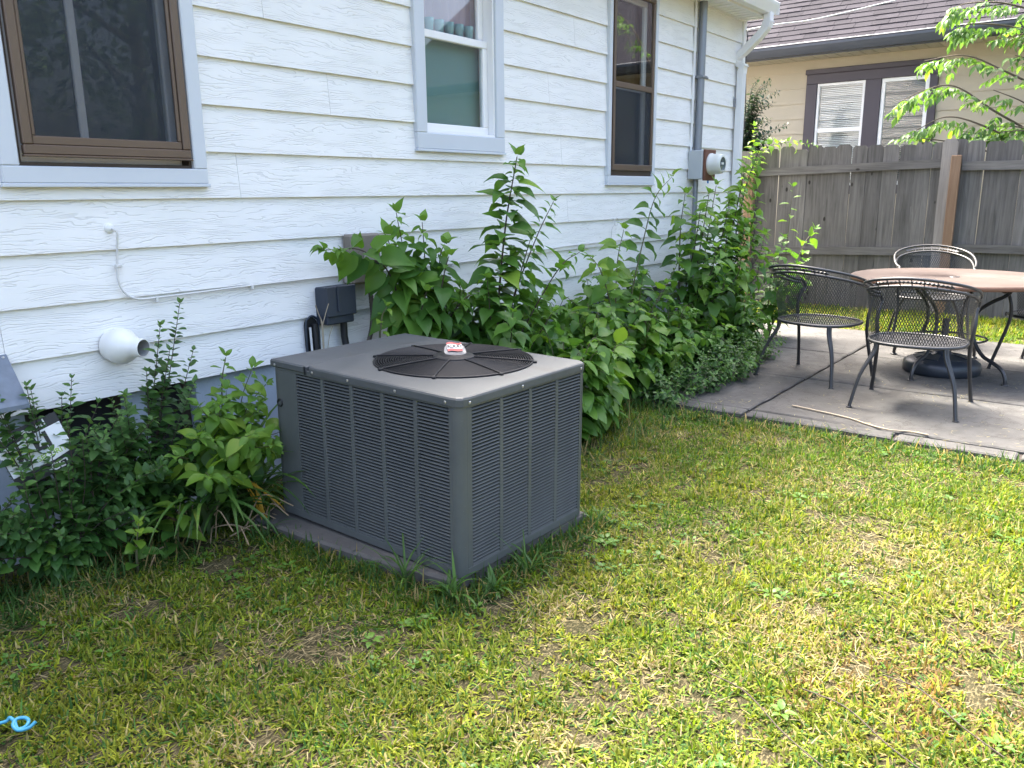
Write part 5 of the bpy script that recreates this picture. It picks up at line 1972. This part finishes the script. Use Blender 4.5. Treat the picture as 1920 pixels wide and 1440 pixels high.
for k, (bx_, by, L, lab) in enumerate(((1.56, 2.86, .075, 'broad-leaved seedling on the bare soil below the shrubs'), (1.36, 2.80, .06, 'lone small seedling at the front of the left shrubs'))):
    P = Plant('broadleaf_seedling', (bx_, by, 0), lab, 'seedling', None, LIB_O, LEAF_J, M_STEM)
    P.shoot([(bx_, by, 0), (bx_, by - .01, .10), (bx_ + .01, by - .03, .2)], .035, L, .2, 'opposite', .1, 1.0, .5)
    P.finish(30)

# daylilies: arching straps, dead stalks, yellow blades
def strap(mb, base, az, L, w, arch, lift=1.2, kink=None):
    pts, nr = [], []
    n = 9
    d = Vector((cos(az), sin(az), 0))
    p = Vector(base)
    a = lift
    for i in range(n + 1):
        pts.append(p.copy())
        t = d * cos(a) + Vector((0, 0, 1)) * sin(a)
        nr.append((-d * sin(a) + Vector((0, 0, 1)) * cos(a)).normalized())
        p = p + t * (L / n)
        a -= arch / n * (1.0 if kink is None else (3.5 if i == kink else .35))
        if p.z < .008:
            p.z = .008
    vs = []
    for i in range(n + 1):
        t = i / n
        ww = w * (1 - t ** 3) * (.75 + .25 * min(1, t * 4)) + .0006
        tg = (pts[min(i + 1, n)] - pts[max(i - 1, 0)]).normalized()
        s_ = tg.cross(nr[i]).normalized() * ww / 2
        vs += [pts[i] - s_ + nr[i] * ww * .18, pts[i], pts[i] + s_ + nr[i] * ww * .18]
    mb.add(vs, [(3 * i + j, 3 * i + j + 1, 3 * i + j + 4, 3 * i + j + 3) for i in range(n) for j in (0, 1)], True)


dl = thing('strap_leaf_clump', (1.86, 2.93, 0), 'clump of arching green strap leaves against the condenser', 'plant')
for k in range(64):
    mb = MB()
    az = random.uniform(-pi, .5)
    strap(mb, (1.80 + random.uniform(-.16, .13), 2.93 + random.uniform(-.08, .05), 0), az, random.uniform(.36, .66), random.uniform(.016, .027), random.uniform(1.2, 2.7), random.uniform(1.1, 1.5))
    mb.build('strap_leaf', STRAP, dl, fix=False)
mb = MB()
strap(mb, (1.90, 2.80, .05), -1.25, .52, .016, 2.5, 1.25)
mb.build('strap_leaf', STRAP, dl, fix=False)
yl = thing('yellowed_blades', (1.93, 2.83, 0), 'crossed orange-yellow dying blades at the condenser corner', 'leaves')
for (b_, az, L, w, ar, li, kk) in (((1.905, 2.74, .0), 2.2, .24, .018, .25, 1.25, None), ((1.885, 2.75, .0), 1.35, .25, .018, .2, 1.3, None), ((1.86, 2.86, .22), -1.15, .24, .020, .55, -.5, 7), ((1.895, 2.76, 0), 1.75, .20, .014, .3, 1.2, None)):
    mb = MB()
    strap(mb, b_, az, L, w, ar, li, kk)
    mb.build('blade', M_YELLOW, yl, fix=False)
for k in range(16):
    bx_, by = random.uniform(1.58, 1.96), random.uniform(2.78, 2.98)
    az = random.uniform(-2.9, -.2)
    L = random.uniform(.14, .34)
    li = random.uniform(.05, 1.1)
    p0 = V(bx_, by, .012)
    p1 = p0 + V(cos(az) * cos(li), sin(az) * cos(li), sin(li)) * L * .6
    p2 = p1 + V(cos(az + .2), sin(az + .2), -.5) * L * .4
    p2.z = max(p2.z, .012)
    mb = MB().tube(catmull([p0, p1, p2], 4), .0028, 5)
    if k == 0:
        ds = thing('dry_stalks', (1.78, 2.88, 0), 'dry tan stalks leaning at the base of the strap leaves', 'stalks')
    mb.build('stalk', M_DRYSTEM, ds)
# bare twig in front of the pipe sleeve
tw = thing('bare_twig', (2.56, 3.12, 0), 'bare forked twig in front of the black pipe cover', 'twig')
MB().tube(catmull([(2.555, 3.12, 0), (2.553, 3.12, .55), (2.55, 3.115, .74), (2.528, 3.11, .80), (2.505, 3.10, .845)], 5), [.005] * 12 + [.003] * 9, 6).build('stem', M_STICK, tw)
MB().tube(catmull([(2.551, 3.115, .735), (2.568, 3.11, .79), (2.585, 3.10, .845)], 5), .0024, 5).build('branch', M_STICK, tw)
MB().tube(catmull([(2.575, 3.12, .6), (2.59, 3.115, .68), (2.61, 3.11, .73)], 5), .002, 5).build('branch', M_STICK, tw)

# ------------------------------------------------------------------ tall grass tufts around the condenser base
def tuft(x, y, n, L, lab, wide=.007, cat='grass tuft'):
    t_ = thing('grass_tuft', (x, y, 0), lab, cat, 'tall grass around the condenser')
    for k in range(n):
        mb = MB()
        strap(mb, (x + random.gauss(0, .012), y + random.gauss(0, .012), 0), random.uniform(-pi, pi), L * random.uniform(.5, 1.15), wide * random.uniform(.6, 1.3), random.uniform(.6, 2.2), random.uniform(.9, 1.5))
        mb.build('blade', STRAP, t_, fix=False)


tuft(1.86, 1.92, 22, .23, 'tall grass tuft against the left louvers near the front corner')
tuft(1.90, 1.72, 20, .17, 'broad weed tuft at the condenser front corner', .014)
tuft(2.02, 1.64, 14, .12, 'short broad tuft right of the condenser front corner', .013)
tuft(2.20, 1.62, 18, .22, 'tall thin grass tuft under the right louvers')
tuft(1.84, 2.12, 10, .14, 'sparse dark tuft on the pad edge below the left louvers')
tuft(2.74, 1.66, 12, .12, 'small tuft at the right end of the pad')
tuft(1.84, 2.68, 9, .16, 'few blades leaning on the pad by the yellowed leaves')

# ------------------------------------------------------------------ trees beyond the fence
tr = Plant('leafy_tree', (10.95, .55, 0), 'leafy pale green tree branches reaching over the fence at upper right', 'tree', None, LIB_T, LEAF_TJ, M_BARK)
tr.stem(catmull([(10.95, .55, 0), (10.93, .52, 1.5), (10.98, .58, 3.0), (11.0, .55, 4.4)], 4), .085, .03, 10, 'trunk')
brs = [
    ([(10.95, .54, 1.3), (10.9, 1.0, 1.85), (10.75, 1.5, 2.2), (10.7, 1.9, 2.48), (10.68, 2.2, 2.46), (10.66, 2.46, 2.34)], 1),
    ([(10.95, .55, 1.6), (10.9, 1.0, 2.3), (10.75, 1.5, 2.64), (10.7, 1.85, 2.8), (10.7, 2.24, 2.78)], 1),
    ([(10.95, .54, 1.2), (10.85, 1.1, 1.75), (10.7, 1.6, 2.05), (10.66, 1.95, 2.15), (10.64, 2.24, 2.02)], 1),
    ([(10.97, .56, 2.2), (10.9, 1.0, 2.85), (10.8, 1.4, 3.05), (10.7, 1.80, 3.12), (10.7, 1.90, 3.08)], 1),
    ([(10.97, .56, 2.5), (10.9, 1.1, 3.1), (10.8, 1.5, 3.3), (10.72, 1.85, 3.34), (10.7, 2.0, 3.30)], 1),
    ([(10.95, .54, 1.1), (10.8, 1.1, 1.55), (10.7, 1.6, 1.8), (10.62, 2.0, 1.9), (10.6, 2.34, 1.94)], 0),
    ([(10.95, .54, 1.2), (10.8, 1.0, 1.7), (10.65, 1.4, 1.9), (10.6, 1.75, 1.98)], 0),
    ([(10.96, .55, 1.5), (10.8, .9, 2.0), (10.65, 1.2, 2.25), (10.6, 1.5, 2.4)], 0),
    ([(10.96, .55, 1.3), (10.85, .9, 1.8), (10.8, 1.2, 2.0), (10.7, 1.55, 2.02)], 0),
    ([(10.96, .55, 1.9), (10.85, .8, 2.4), (10.75, 1.1, 2.65), (10.7, 1.35, 2.75)], 0),
    ([(10.97, .55, 2.3), (10.9, .8, 2.7), (10.8, 1.15, 2.95), (10.75, 1.5, 2.95)], 0),
    ([(10.97, .55, 2.8), (10.9, .9, 3.3), (10.8, 1.3, 3.5), (10.75, 1.7, 3.55)], 0),
    ([(10.97, .55, 2.0), (10.7, .7, 2.5), (10.5, .9, 2.7), (10.4, 1.1, 2.75)], 0),
    ([(10.97, .55, 1.5), (10.7, .8, 1.85), (10.55, 1.1, 1.95), (10.5, 1.4, 1.95)], 0),
    ([(10.97, .55, 3.0), (11.0, .2, 3.6), (11.0, -.2, 4.0)], 0),
    ([(10.97, .55, 3.3), (11.2, .8, 3.9), (11.4, 1.0, 4.3)], 0),
]
for pts, lit in brs:
    path = catmull(pts, 8)
    tr.stem(path, .016, .004, 6, 'branch')
    m = len(path)
    for i in range(int(m * .28), m, 2 if lit else 3):
        p = path[i]
        tg = (path[min(i + 1, m - 1)] - path[i - 1]).normalized()
        for sd_ in (-1, 1):
            # a drooping compound leaf
            side = Vector((0, 0, 1)).cross(tg).normalized() * sd_
            d = (tg * random.uniform(.3, .8) + side * random.uniform(.5, 1.0) + V(0, 0, random.uniform(-.5, .25))).normalized()
            Lr = random.uniform(.12, .24)
            e = p + d * Lr + V(0, 0, -.35 * Lr)
            yg = random.random() < (.45 if lit and i > m * .6 else .12)  # lit branches take more pale leaves, sunlight put into leaf colour
            for q in range(1, 4):
                pp = p.lerp(e, q / 3.2)
                sv = d.cross(V(0, 0, 1)).normalized()
                for s2 in (-1, 1):
                    tr.leaf(pp, d * .7 + sv * s2 * .7 + V(0, 0, -.55 + random.uniform(-.2, .2)), V(random.uniform(-.5, .5), random.uniform(-.5, .5), 1), random.uniform(.075, .12), yg)
            tr.leaf(e, d + V(0, 0, -.6), V(random.uniform(-.4, .4), random.uniform(-.4, .4), 1), random.uniform(.10, .15), yg)
tr.finish(290)

LIB_D = leaf_lib('leaf', 'ovate', {'m': LEAF_D, 'y': LEAF_D}, W=.5, n=4)
P = Plant('dark_shrub_tree', (10.6, 4.35, 0), 'small dark bushy tree rising behind the house corner', 'tree', None, LIB_D, LEAF_D, M_STEMD)
for k in range(40):
    a = random.uniform(0, 2 * pi)
    tzz = random.uniform(1.7, 2.75)
    rr_ = .50 * (1 - ((tzz - 2.2) / .75) ** 2) * random.uniform(.4, 1.0)
    tx, ty = 10.6 + .6 * cos(a) * rr_, 4.25 - abs(sin(a)) * rr_ * 1.15
    P.shoot([(10.6, 4.35, 0), (10.6, 4.33, 1.3), (10.6 * .6 + tx * .4, 4.3 * .6 + ty * .4, tzz * .92), (tx, ty, tzz)], .022, .085, .60, 'spiral', .1, .9, .0, r0=.006, tipn=1)
P.finish(0)
P = Plant('fence_vine', (9.78, 3.55, 0), 'bright vine leaves creeping along the fence top near the house', 'vine', None, LIB_B, LEAF_J, M_STEM)
P.shoot([(9.76, 3.8, 0), (9.77, 3.8, 1.2), (9.78, 3.74, 1.78), (9.79, 3.5, 1.90), (9.8, 3.2, 1.88), (9.8, 3.12, 1.86)], .045, .105, .62, 'spiral', .1, .9, .6, r0=.004)
P.shoot([(9.76, 3.85, 0), (9.77, 3.85, 1.3), (9.78, 3.82, 1.9), (9.78, 3.84, 2.1)], .045, .12, .62, 'spiral', .1, .9, .6, r0=.004)
P.finish(60)

# yard trees across the lawn, seen mirrored in the window panes
for (bx_, by, hgt, cr, lab) in ((4.5, -9.0, 8.5, 2.8, 'broad yard tree across the lawn mirrored in the left panes'), (9.5, -10.5, 9.5, 3.0, 'tall yard tree across the lawn mirrored in the right panes')):
    yt = thing('yard_tree', (bx_, by, 0), lab, 'tree', 'yard trees across the lawn')
    MB().tube(catmull([(bx_, by, 0), (bx_ + .1, by, 2), (bx_, by + .1, 4.5), (bx_ + .1, by, hgt - 1)], 4), [.22 - .013 * i for i in range(13)], 10).build('trunk', M_BARK, yt)
    for k in range(9):
        a = k * 2.4
        z = 2.4 + k * .5
        MB().tube(catmull([(bx_, by, z), (bx_ + cos(a) * cr * .4, by + sin(a) * cr * .4, z + .7), (bx_ + cos(a) * cr * .8, by + sin(a) * cr * .8, z + 1.1)], 4), [.07 - .006 * i for i in range(9)], 6).build('limb', M_BARK, yt)
    n = 5200
    u = RNG.normal(size=(n, 3))
    u /= np.linalg.norm(u, axis=1)[:, None]
    rad = RNG.random(n) ** .45
    c = np.array([bx_, by, hgt * .62]) + u * rad[:, None] * np.array([cr, cr, hgt * .40])
    c += RNG.normal(size=(n, 3)) * .12
    keep = vnoise(c[:, 0] + c[:, 2] * .7, c[:, 1] + c[:, 2] * .5, .7, 5) > .36
    c = c[keep]
    n = len(c)
    e1 = RNG.normal(size=(n, 3))
    e1 /= np.linalg.norm(e1, axis=1)[:, None]
    e2 = np.cross(e1, RNG.normal(size=(n, 3)))
    e2 /= np.linalg.norm(e2, axis=1)[:, None]
    s_ = (.09 + .07 * RNG.random(n))[:, None]
    Vt = np.stack([c - e1 * s_, c + e2 * s_ * .5, c + e1 * s_, c - e2 * s_ * .5], 1).reshape(-1, 3)
    Q = np.arange(4 * n).reshape(-1, 4)
    np_mesh('crown', Vt, None, Q, LEAF_TJ, np.repeat(RNG.random(n), 4)[:, None] * np.ones(3), yt)['kind'] = 'stuff'

# ------------------------------------------------------------------ lawn
def blades(name, X, Y, L, W, lean, az, col, mat, z0=0.0, curl=.6, label=None, cat=None, tipdry=0.0):
    n = len(X)
    S = np.array([0, .55, 1.0])
    dh = np.stack([np.cos(az), np.sin(az), np.zeros(n)], 1)
    sd_ = np.stack([-np.sin(az), np.cos(az), np.zeros(n)], 1)
    root = np.stack([X, Y, np.full(n, 0.0) + z0], 1)
    vv = []
    for s_ in S:
        ang = lean + curl * s_ * lean
        hor = L * s_ * np.sin(np.minimum(ang, 1.9))
        ver = L * s_ * np.cos(np.minimum(ang, 1.50)) + .002
        c = root + dh * hor[:, None] + np.array([0, 0, 1.0]) * ver[:, None]
        w = W * (1 - s_ ** 2 * .5) * .5
        if s_ < 1:
            vv += [c - sd_ * w[:, None], c + sd_ * w[:, None]]
        else:
            vv += [c]
    Vx = np.stack(vv, 1).reshape(-1, 3)
    b = np.arange(n)[:, None] * 5
    Q = b + np.array([0, 1, 3, 2])
    Tt = b + np.array([2, 3, 4])
    colv = np.repeat(col[:, None, :], 5, 1)
    if tipdry:
        k = (RNG.random(n) < tipdry)[:, None]
        colv[:, 4, :] = np.where(k, np.array([.24, .19, .08]), colv[:, 4, :])
    o = np_mesh(name, Vx, Tt, Q, mat, colv.reshape(-1, 3))
    tag(o, label, cat, kind='stuff')
    return o


def lawn_mask(x, y):
    ok = ~((x > 4.62) & (x < 8.32) & (y > -3) & (y < 3.0))
    ok &= ~((x > 1.90) & (x < 2.765) & (y > 1.725) & (y < 2.82))
    ok &= ~((x < 4.7) & (y > 3.18))
    ok &= y < 3.6
    return ok


DRY = [(.98, 1.63, .10, .7), (2.07, 1.37, .12, .8), (2.40, .74, .20, .75), (3.14, .65, .32, .6), (2.26, .61, .15, .8), (4.30, 1.51, .20, .5), (4.06, 2.04, .22, .5), (1.09, 2.84, .20, .6), (1.05, 1.30, .12, .5), (2.9, .35, .25, .5), (3.8, 1.1, .3, .4), (1.5, 1.05, .10, .6), (1.9, .95, .12, .5), (1.25, 2.0, .15, .4), (3.5, 1.9, .25, .35), (2.75, 1.2, .18, .5)]
BARE = [(1.45, 1.81, .15, .9), (1.57, 2.88, .22, 1.1), (1.16, 2.55, .12, .6), (1.3, 1.45, .08, .5), (1.8, 1.28, .07, .7), (2.35, .2, .1, .5), (1.95, 1.55, .08, .6)]
RED = [(2.30, .32, .22, .9), (2.1, .55, .1, .5), (2.7, .10, .2, .5)]


def field(x, y, lst):
    f = np.zeros_like(x)
    for (cx_, cy_, r_, s_) in lst:
        f = np.maximum(f, s_ * np.exp(-((x - cx_) ** 2 + (y - cy_) ** 2) / (r_ * r_)))
    return f


def sample(n, x0, x1, y0, y1):
    return x0 + (x1 - x0) * RNG.random(n), y0 + (y1 - y0) * RNG.random(n)


def in_view(x, y, m=.35):
    # generous wedge of the lawn that the photograph can show, a step aside included
    fx, fy = cos(_yaw), sin(_yaw)
    d = x * fx + y * fy
    s_ = x * fy - y * fx
    return (d > .9) & (np.abs(s_) < d * .66 + m + .25)


def lawn_part(nt, rng_, per, Lr, Wr, name, label, far=False):
    tx, ty = sample(nt, *rng_)
    ok = lawn_mask(tx, ty) & in_view(tx, ty)
    tx, ty = tx[ok], ty[ok]
    dry, bare, red = field(tx, ty, DRY), field(tx, ty, BARE), field(tx, ty, RED)
    cl = .6 * vnoise(tx, ty, .16, 21) + .4 * vnoise(tx, ty, .055, 22)
    keep = RNG.random(len(tx)) < np.clip(-.22 + 2.05 * cl - .40 * dry - .85 * bare, .08, 1)
    tx, ty, dry, red = tx[keep], ty[keep], dry[keep], red[keep]
    n = len(tx)
    k = RNG.integers(per[0], per[1], n)
    idx = np.repeat(np.arange(n), k)
    N = len(idx)
    X = tx[idx] + RNG.normal(0, .010, N)
    Y = ty[idx] + RNG.normal(0, .010, N)
    vig = .40 + .70 * vnoise(tx, ty, .32, 31) + .55 * vnoise(tx, ty, .09, 32) ** 2
    hue = np.clip(.5 + 1.5 * (.6 * vnoise(tx, ty, .45, 41) + .4 * vnoise(tx, ty, .13, 42) - .5), 0, 1)
    L = (Lr[0] + (Lr[1] - Lr[0]) * RNG.random(N) ** 1.4) * vig[idx]
    W = Wr[0] + (Wr[1] - Wr[0]) * RNG.random(N)
    lean = np.clip(np.abs(RNG.normal(.85, .40, N)), .05, 1.45)
    az = RNG.random(N) * 2 * pi
    g1 = np.array([.100, .178, .014])
    g2 = np.array([.215, .235, .022])
    g3 = np.array([.050, .120, .022])
    h = np.clip(hue[idx] + RNG.normal(0, .22, N), 0, 1)[:, None]
    col = g1 * (1 - h) + g2 * h
    dk = (RNG.random(N) < .22)[:, None]
    col = np.where(dk, g3, col)
    ye = (RNG.random(N) < .10 + .55 * dry[idx])[:, None]
    col = np.where(ye, np.array([.30, .25, .10]) * (.75 + .5 * RNG.random((N, 1))), col)
    rd = (RNG.random(N) < .008 + .6 * red[idx])[:, None]
    col = np.where(rd, np.array([.22, .14, .05]) * (.6 + .6 * RNG.random((N, 1))), col)
    tone = .62 + .62 * RNG.random(n) * (.5 + vnoise(tx, ty, .07, 77))
    col = col * (.68 + .62 * RNG.random((N, 1))) * tone[idx][:, None]
    blades(name, X, Y, L, W, lean, az, col, GRASS, label=label, cat=None, tipdry=.10)


lawn_part(60000, (.2, 4.66, -1.0, 3.15), (6, 12), (.015, .052), (.0034, .0078), 'lawn_grass', 'mown patchy green and tan lawn in front of the house')
lawn_part(9000, (8.3, 9.95, -.6, 3.6), (4, 8), (.04, .10), (.006, .010), 'far_lawn_grass', 'strip of grass between the patio and the fence')
# longer rough grass at the foot of the shrubs and along the patio edge
def edge_grass(name, n, box, Lr, label):
    x, y = sample(n, *box)
    ok = lawn_mask(x, y)
    x, y = x[ok], y[ok]
    N = len(x)
    col = np.array([.045, .10, .022]) * (.6 + .9 * RNG.random((N, 1)))
    ye = (RNG.random(N) < .18)[:, None]
    col = np.where(ye, np.array([.28, .22, .09]), col)
    blades(name, x, y, Lr[0] + (Lr[1] - Lr[0]) * RNG.random(N), .004 + .004 * RNG.random(N), np.clip(np.abs(RNG.normal(.7, .4, N)), .05, 1.4), RNG.random(N) * 6.28, col, GRASS, label=label, curl=.9)
edge_grass('rough_grass', 1700, (.5, 1.6, 2.72, 3.05), (.04, .14), 'longer rough grass at the foot of the left shrubs')
edge_grass('patio_edge_grass', 2600, (4.42, 4.70, -.6, 2.5), (.04, .12), 'ragged longer grass along the patio edge')
edge_grass('pad_edge_grass', 900, (1.78, 1.90, 1.66, 2.78), (.03, .09), 'grass creeping over the left edge of the pad')
edge_grass('pad_front_grass', 900, (1.84, 2.80, 1.60, 1.735), (.03, .10), 'grass hiding the front edge of the pad')
edge_grass('weed_bed_grass', 1200, (2.85, 4.6, 2.0, 2.6), (.05, .16), 'longer grass under the weeds right of the condenser')

# dry thatch lying flat
tx, ty = sample(52000, .2, 4.68, -1.0, 3.15)
ok = lawn_mask(tx, ty) & in_view(tx, ty)
tx, ty = tx[ok], ty[ok]
pr_ = .045 + 1.0 * field(tx, ty, DRY) + .6 * field(tx, ty, BARE) + .10 * vnoise(tx, ty, .12, 51) ** 2
ok = RNG.random(len(tx)) < pr_
tx, ty = tx[ok], ty[ok]
N = len(tx)
col = np.array([.27, .225, .125]) * (.45 + .7 * RNG.random((N, 1)))
blades('dry_thatch', tx, ty, .02 + .045 * RNG.random(N), .0014 + .0018 * RNG.random(N), np.clip(RNG.normal(1.38, .13, N), .9, 1.52), RNG.random(N) * 6.28, col, STRAW, z0=.010 + 0 * tx.mean(), curl=.05, label='dry straw-coloured clippings scattered over the lawn')
# clippings blown on the patio
tx, ty = sample(2600, 4.66, 6.6, .2, 2.2)
ok = RNG.random(len(tx)) < .06 + .8 * field(tx, ty, [(5.75, .85, .22, .5), (5.2, 1.32, .10, .7), (6.3, .75, .25, .3), (4.85, 1.3, .25, .35), (4.9, .6, .3, .35), (4.8, 2.0, .2, .4), (6.05, 1.0, .2, .3)])
tx, ty = tx[ok], ty[ok]
N = len(tx)
col = np.array([.34, .30, .14]) * (.5 + .8 * RNG.random((N, 1)))
blades('patio_clippings', tx, ty, .012 + .035 * RNG.random(N), .0016 + .002 * RNG.random(N), np.full(N, 1.47), RNG.random(N) * 6.28, col, STRAW, z0=.031, curl=.0, label='grass clippings scattered on the patio slabs')


# clover and broadleaf weeds in the lawn
def weeds(n, name, label):
    x, y = sample(n, .3, 4.6, -.9, 3.0)
    ok = lawn_mask(x, y) & in_view(x, y)
    x, y = x[ok], y[ok]
    k = vnoise(x, y, .28, 61) > .58
    x, y = x[k], y[k]
    Vv, Q, T3, C = [], [], [], []
    m = 0
    lv = [leaf_geo(1, .55, 'ovate', .4, .2, .03, 0, .3, s_) for s_ in range(4)]
    for a, b in zip(x, y):
        nl = random.randint(3, 6)
        az0 = random.uniform(0, 6.28)
        c0 = random.uniform(.15, .7)
        S_ = random.uniform(.014, .034)
        for j in range(nl):
            v, f = lv[random.randrange(4)]
            az = az0 + j * 6.283 / nl + random.uniform(-.3, .3)
            R = frame(V(cos(az), sin(az), random.uniform(.15, .7)), V(0, 0, 1))
            vv = (np.array(v) * S_ * random.uniform(.7, 1.2)) @ np.array(R).T + np.array([a, b, .012])
            Vv.append(vv)
            C.append(np.full((len(vv), 3), min(1, c0 + random.uniform(-.1, .2))))
            for q in f:
                (Q if len(q) == 4 else T3).append([m + i for i in q])
            m += len(vv)
    o = np_mesh(name, np.concatenate(Vv), np.array(T3), np.array(Q), LEAF_J, np.concatenate(C), None, True)
    tag(o, label, None, kind='stuff')


weeds(1500, 'clover_and_weeds', 'small broadleaf weeds growing through the lawn')

# a few long dark stems lying in the foreground grass
for k, (p0, p1, lab) in enumerate((((1.97, .82), (1.75, .42), 'long dark dead stem lying in the foreground grass'), ((2.05, .58), (1.86, .20), 'dark dead stem at the lower right of the lawn'), ((2.25, .42), (2.05, .10), 'dark dead stem nearest the right picture edge'))):
    pts = catmull([(p0[0], p0[1], .03), (p0[0] * .66 + p1[0] * .34 + .01, p0[1] * .66 + p1[1] * .34, .055), (p0[0] * .33 + p1[0] * .67 - .008, p0[1] * .33 + p1[1] * .67, .045), (p1[0], p1[1], .035)], 6)
    tag(MB().tube(pts, .0019, 5).build('dead_stem', M_STEMD), lab, 'stem', 'dead stems in the lawn')
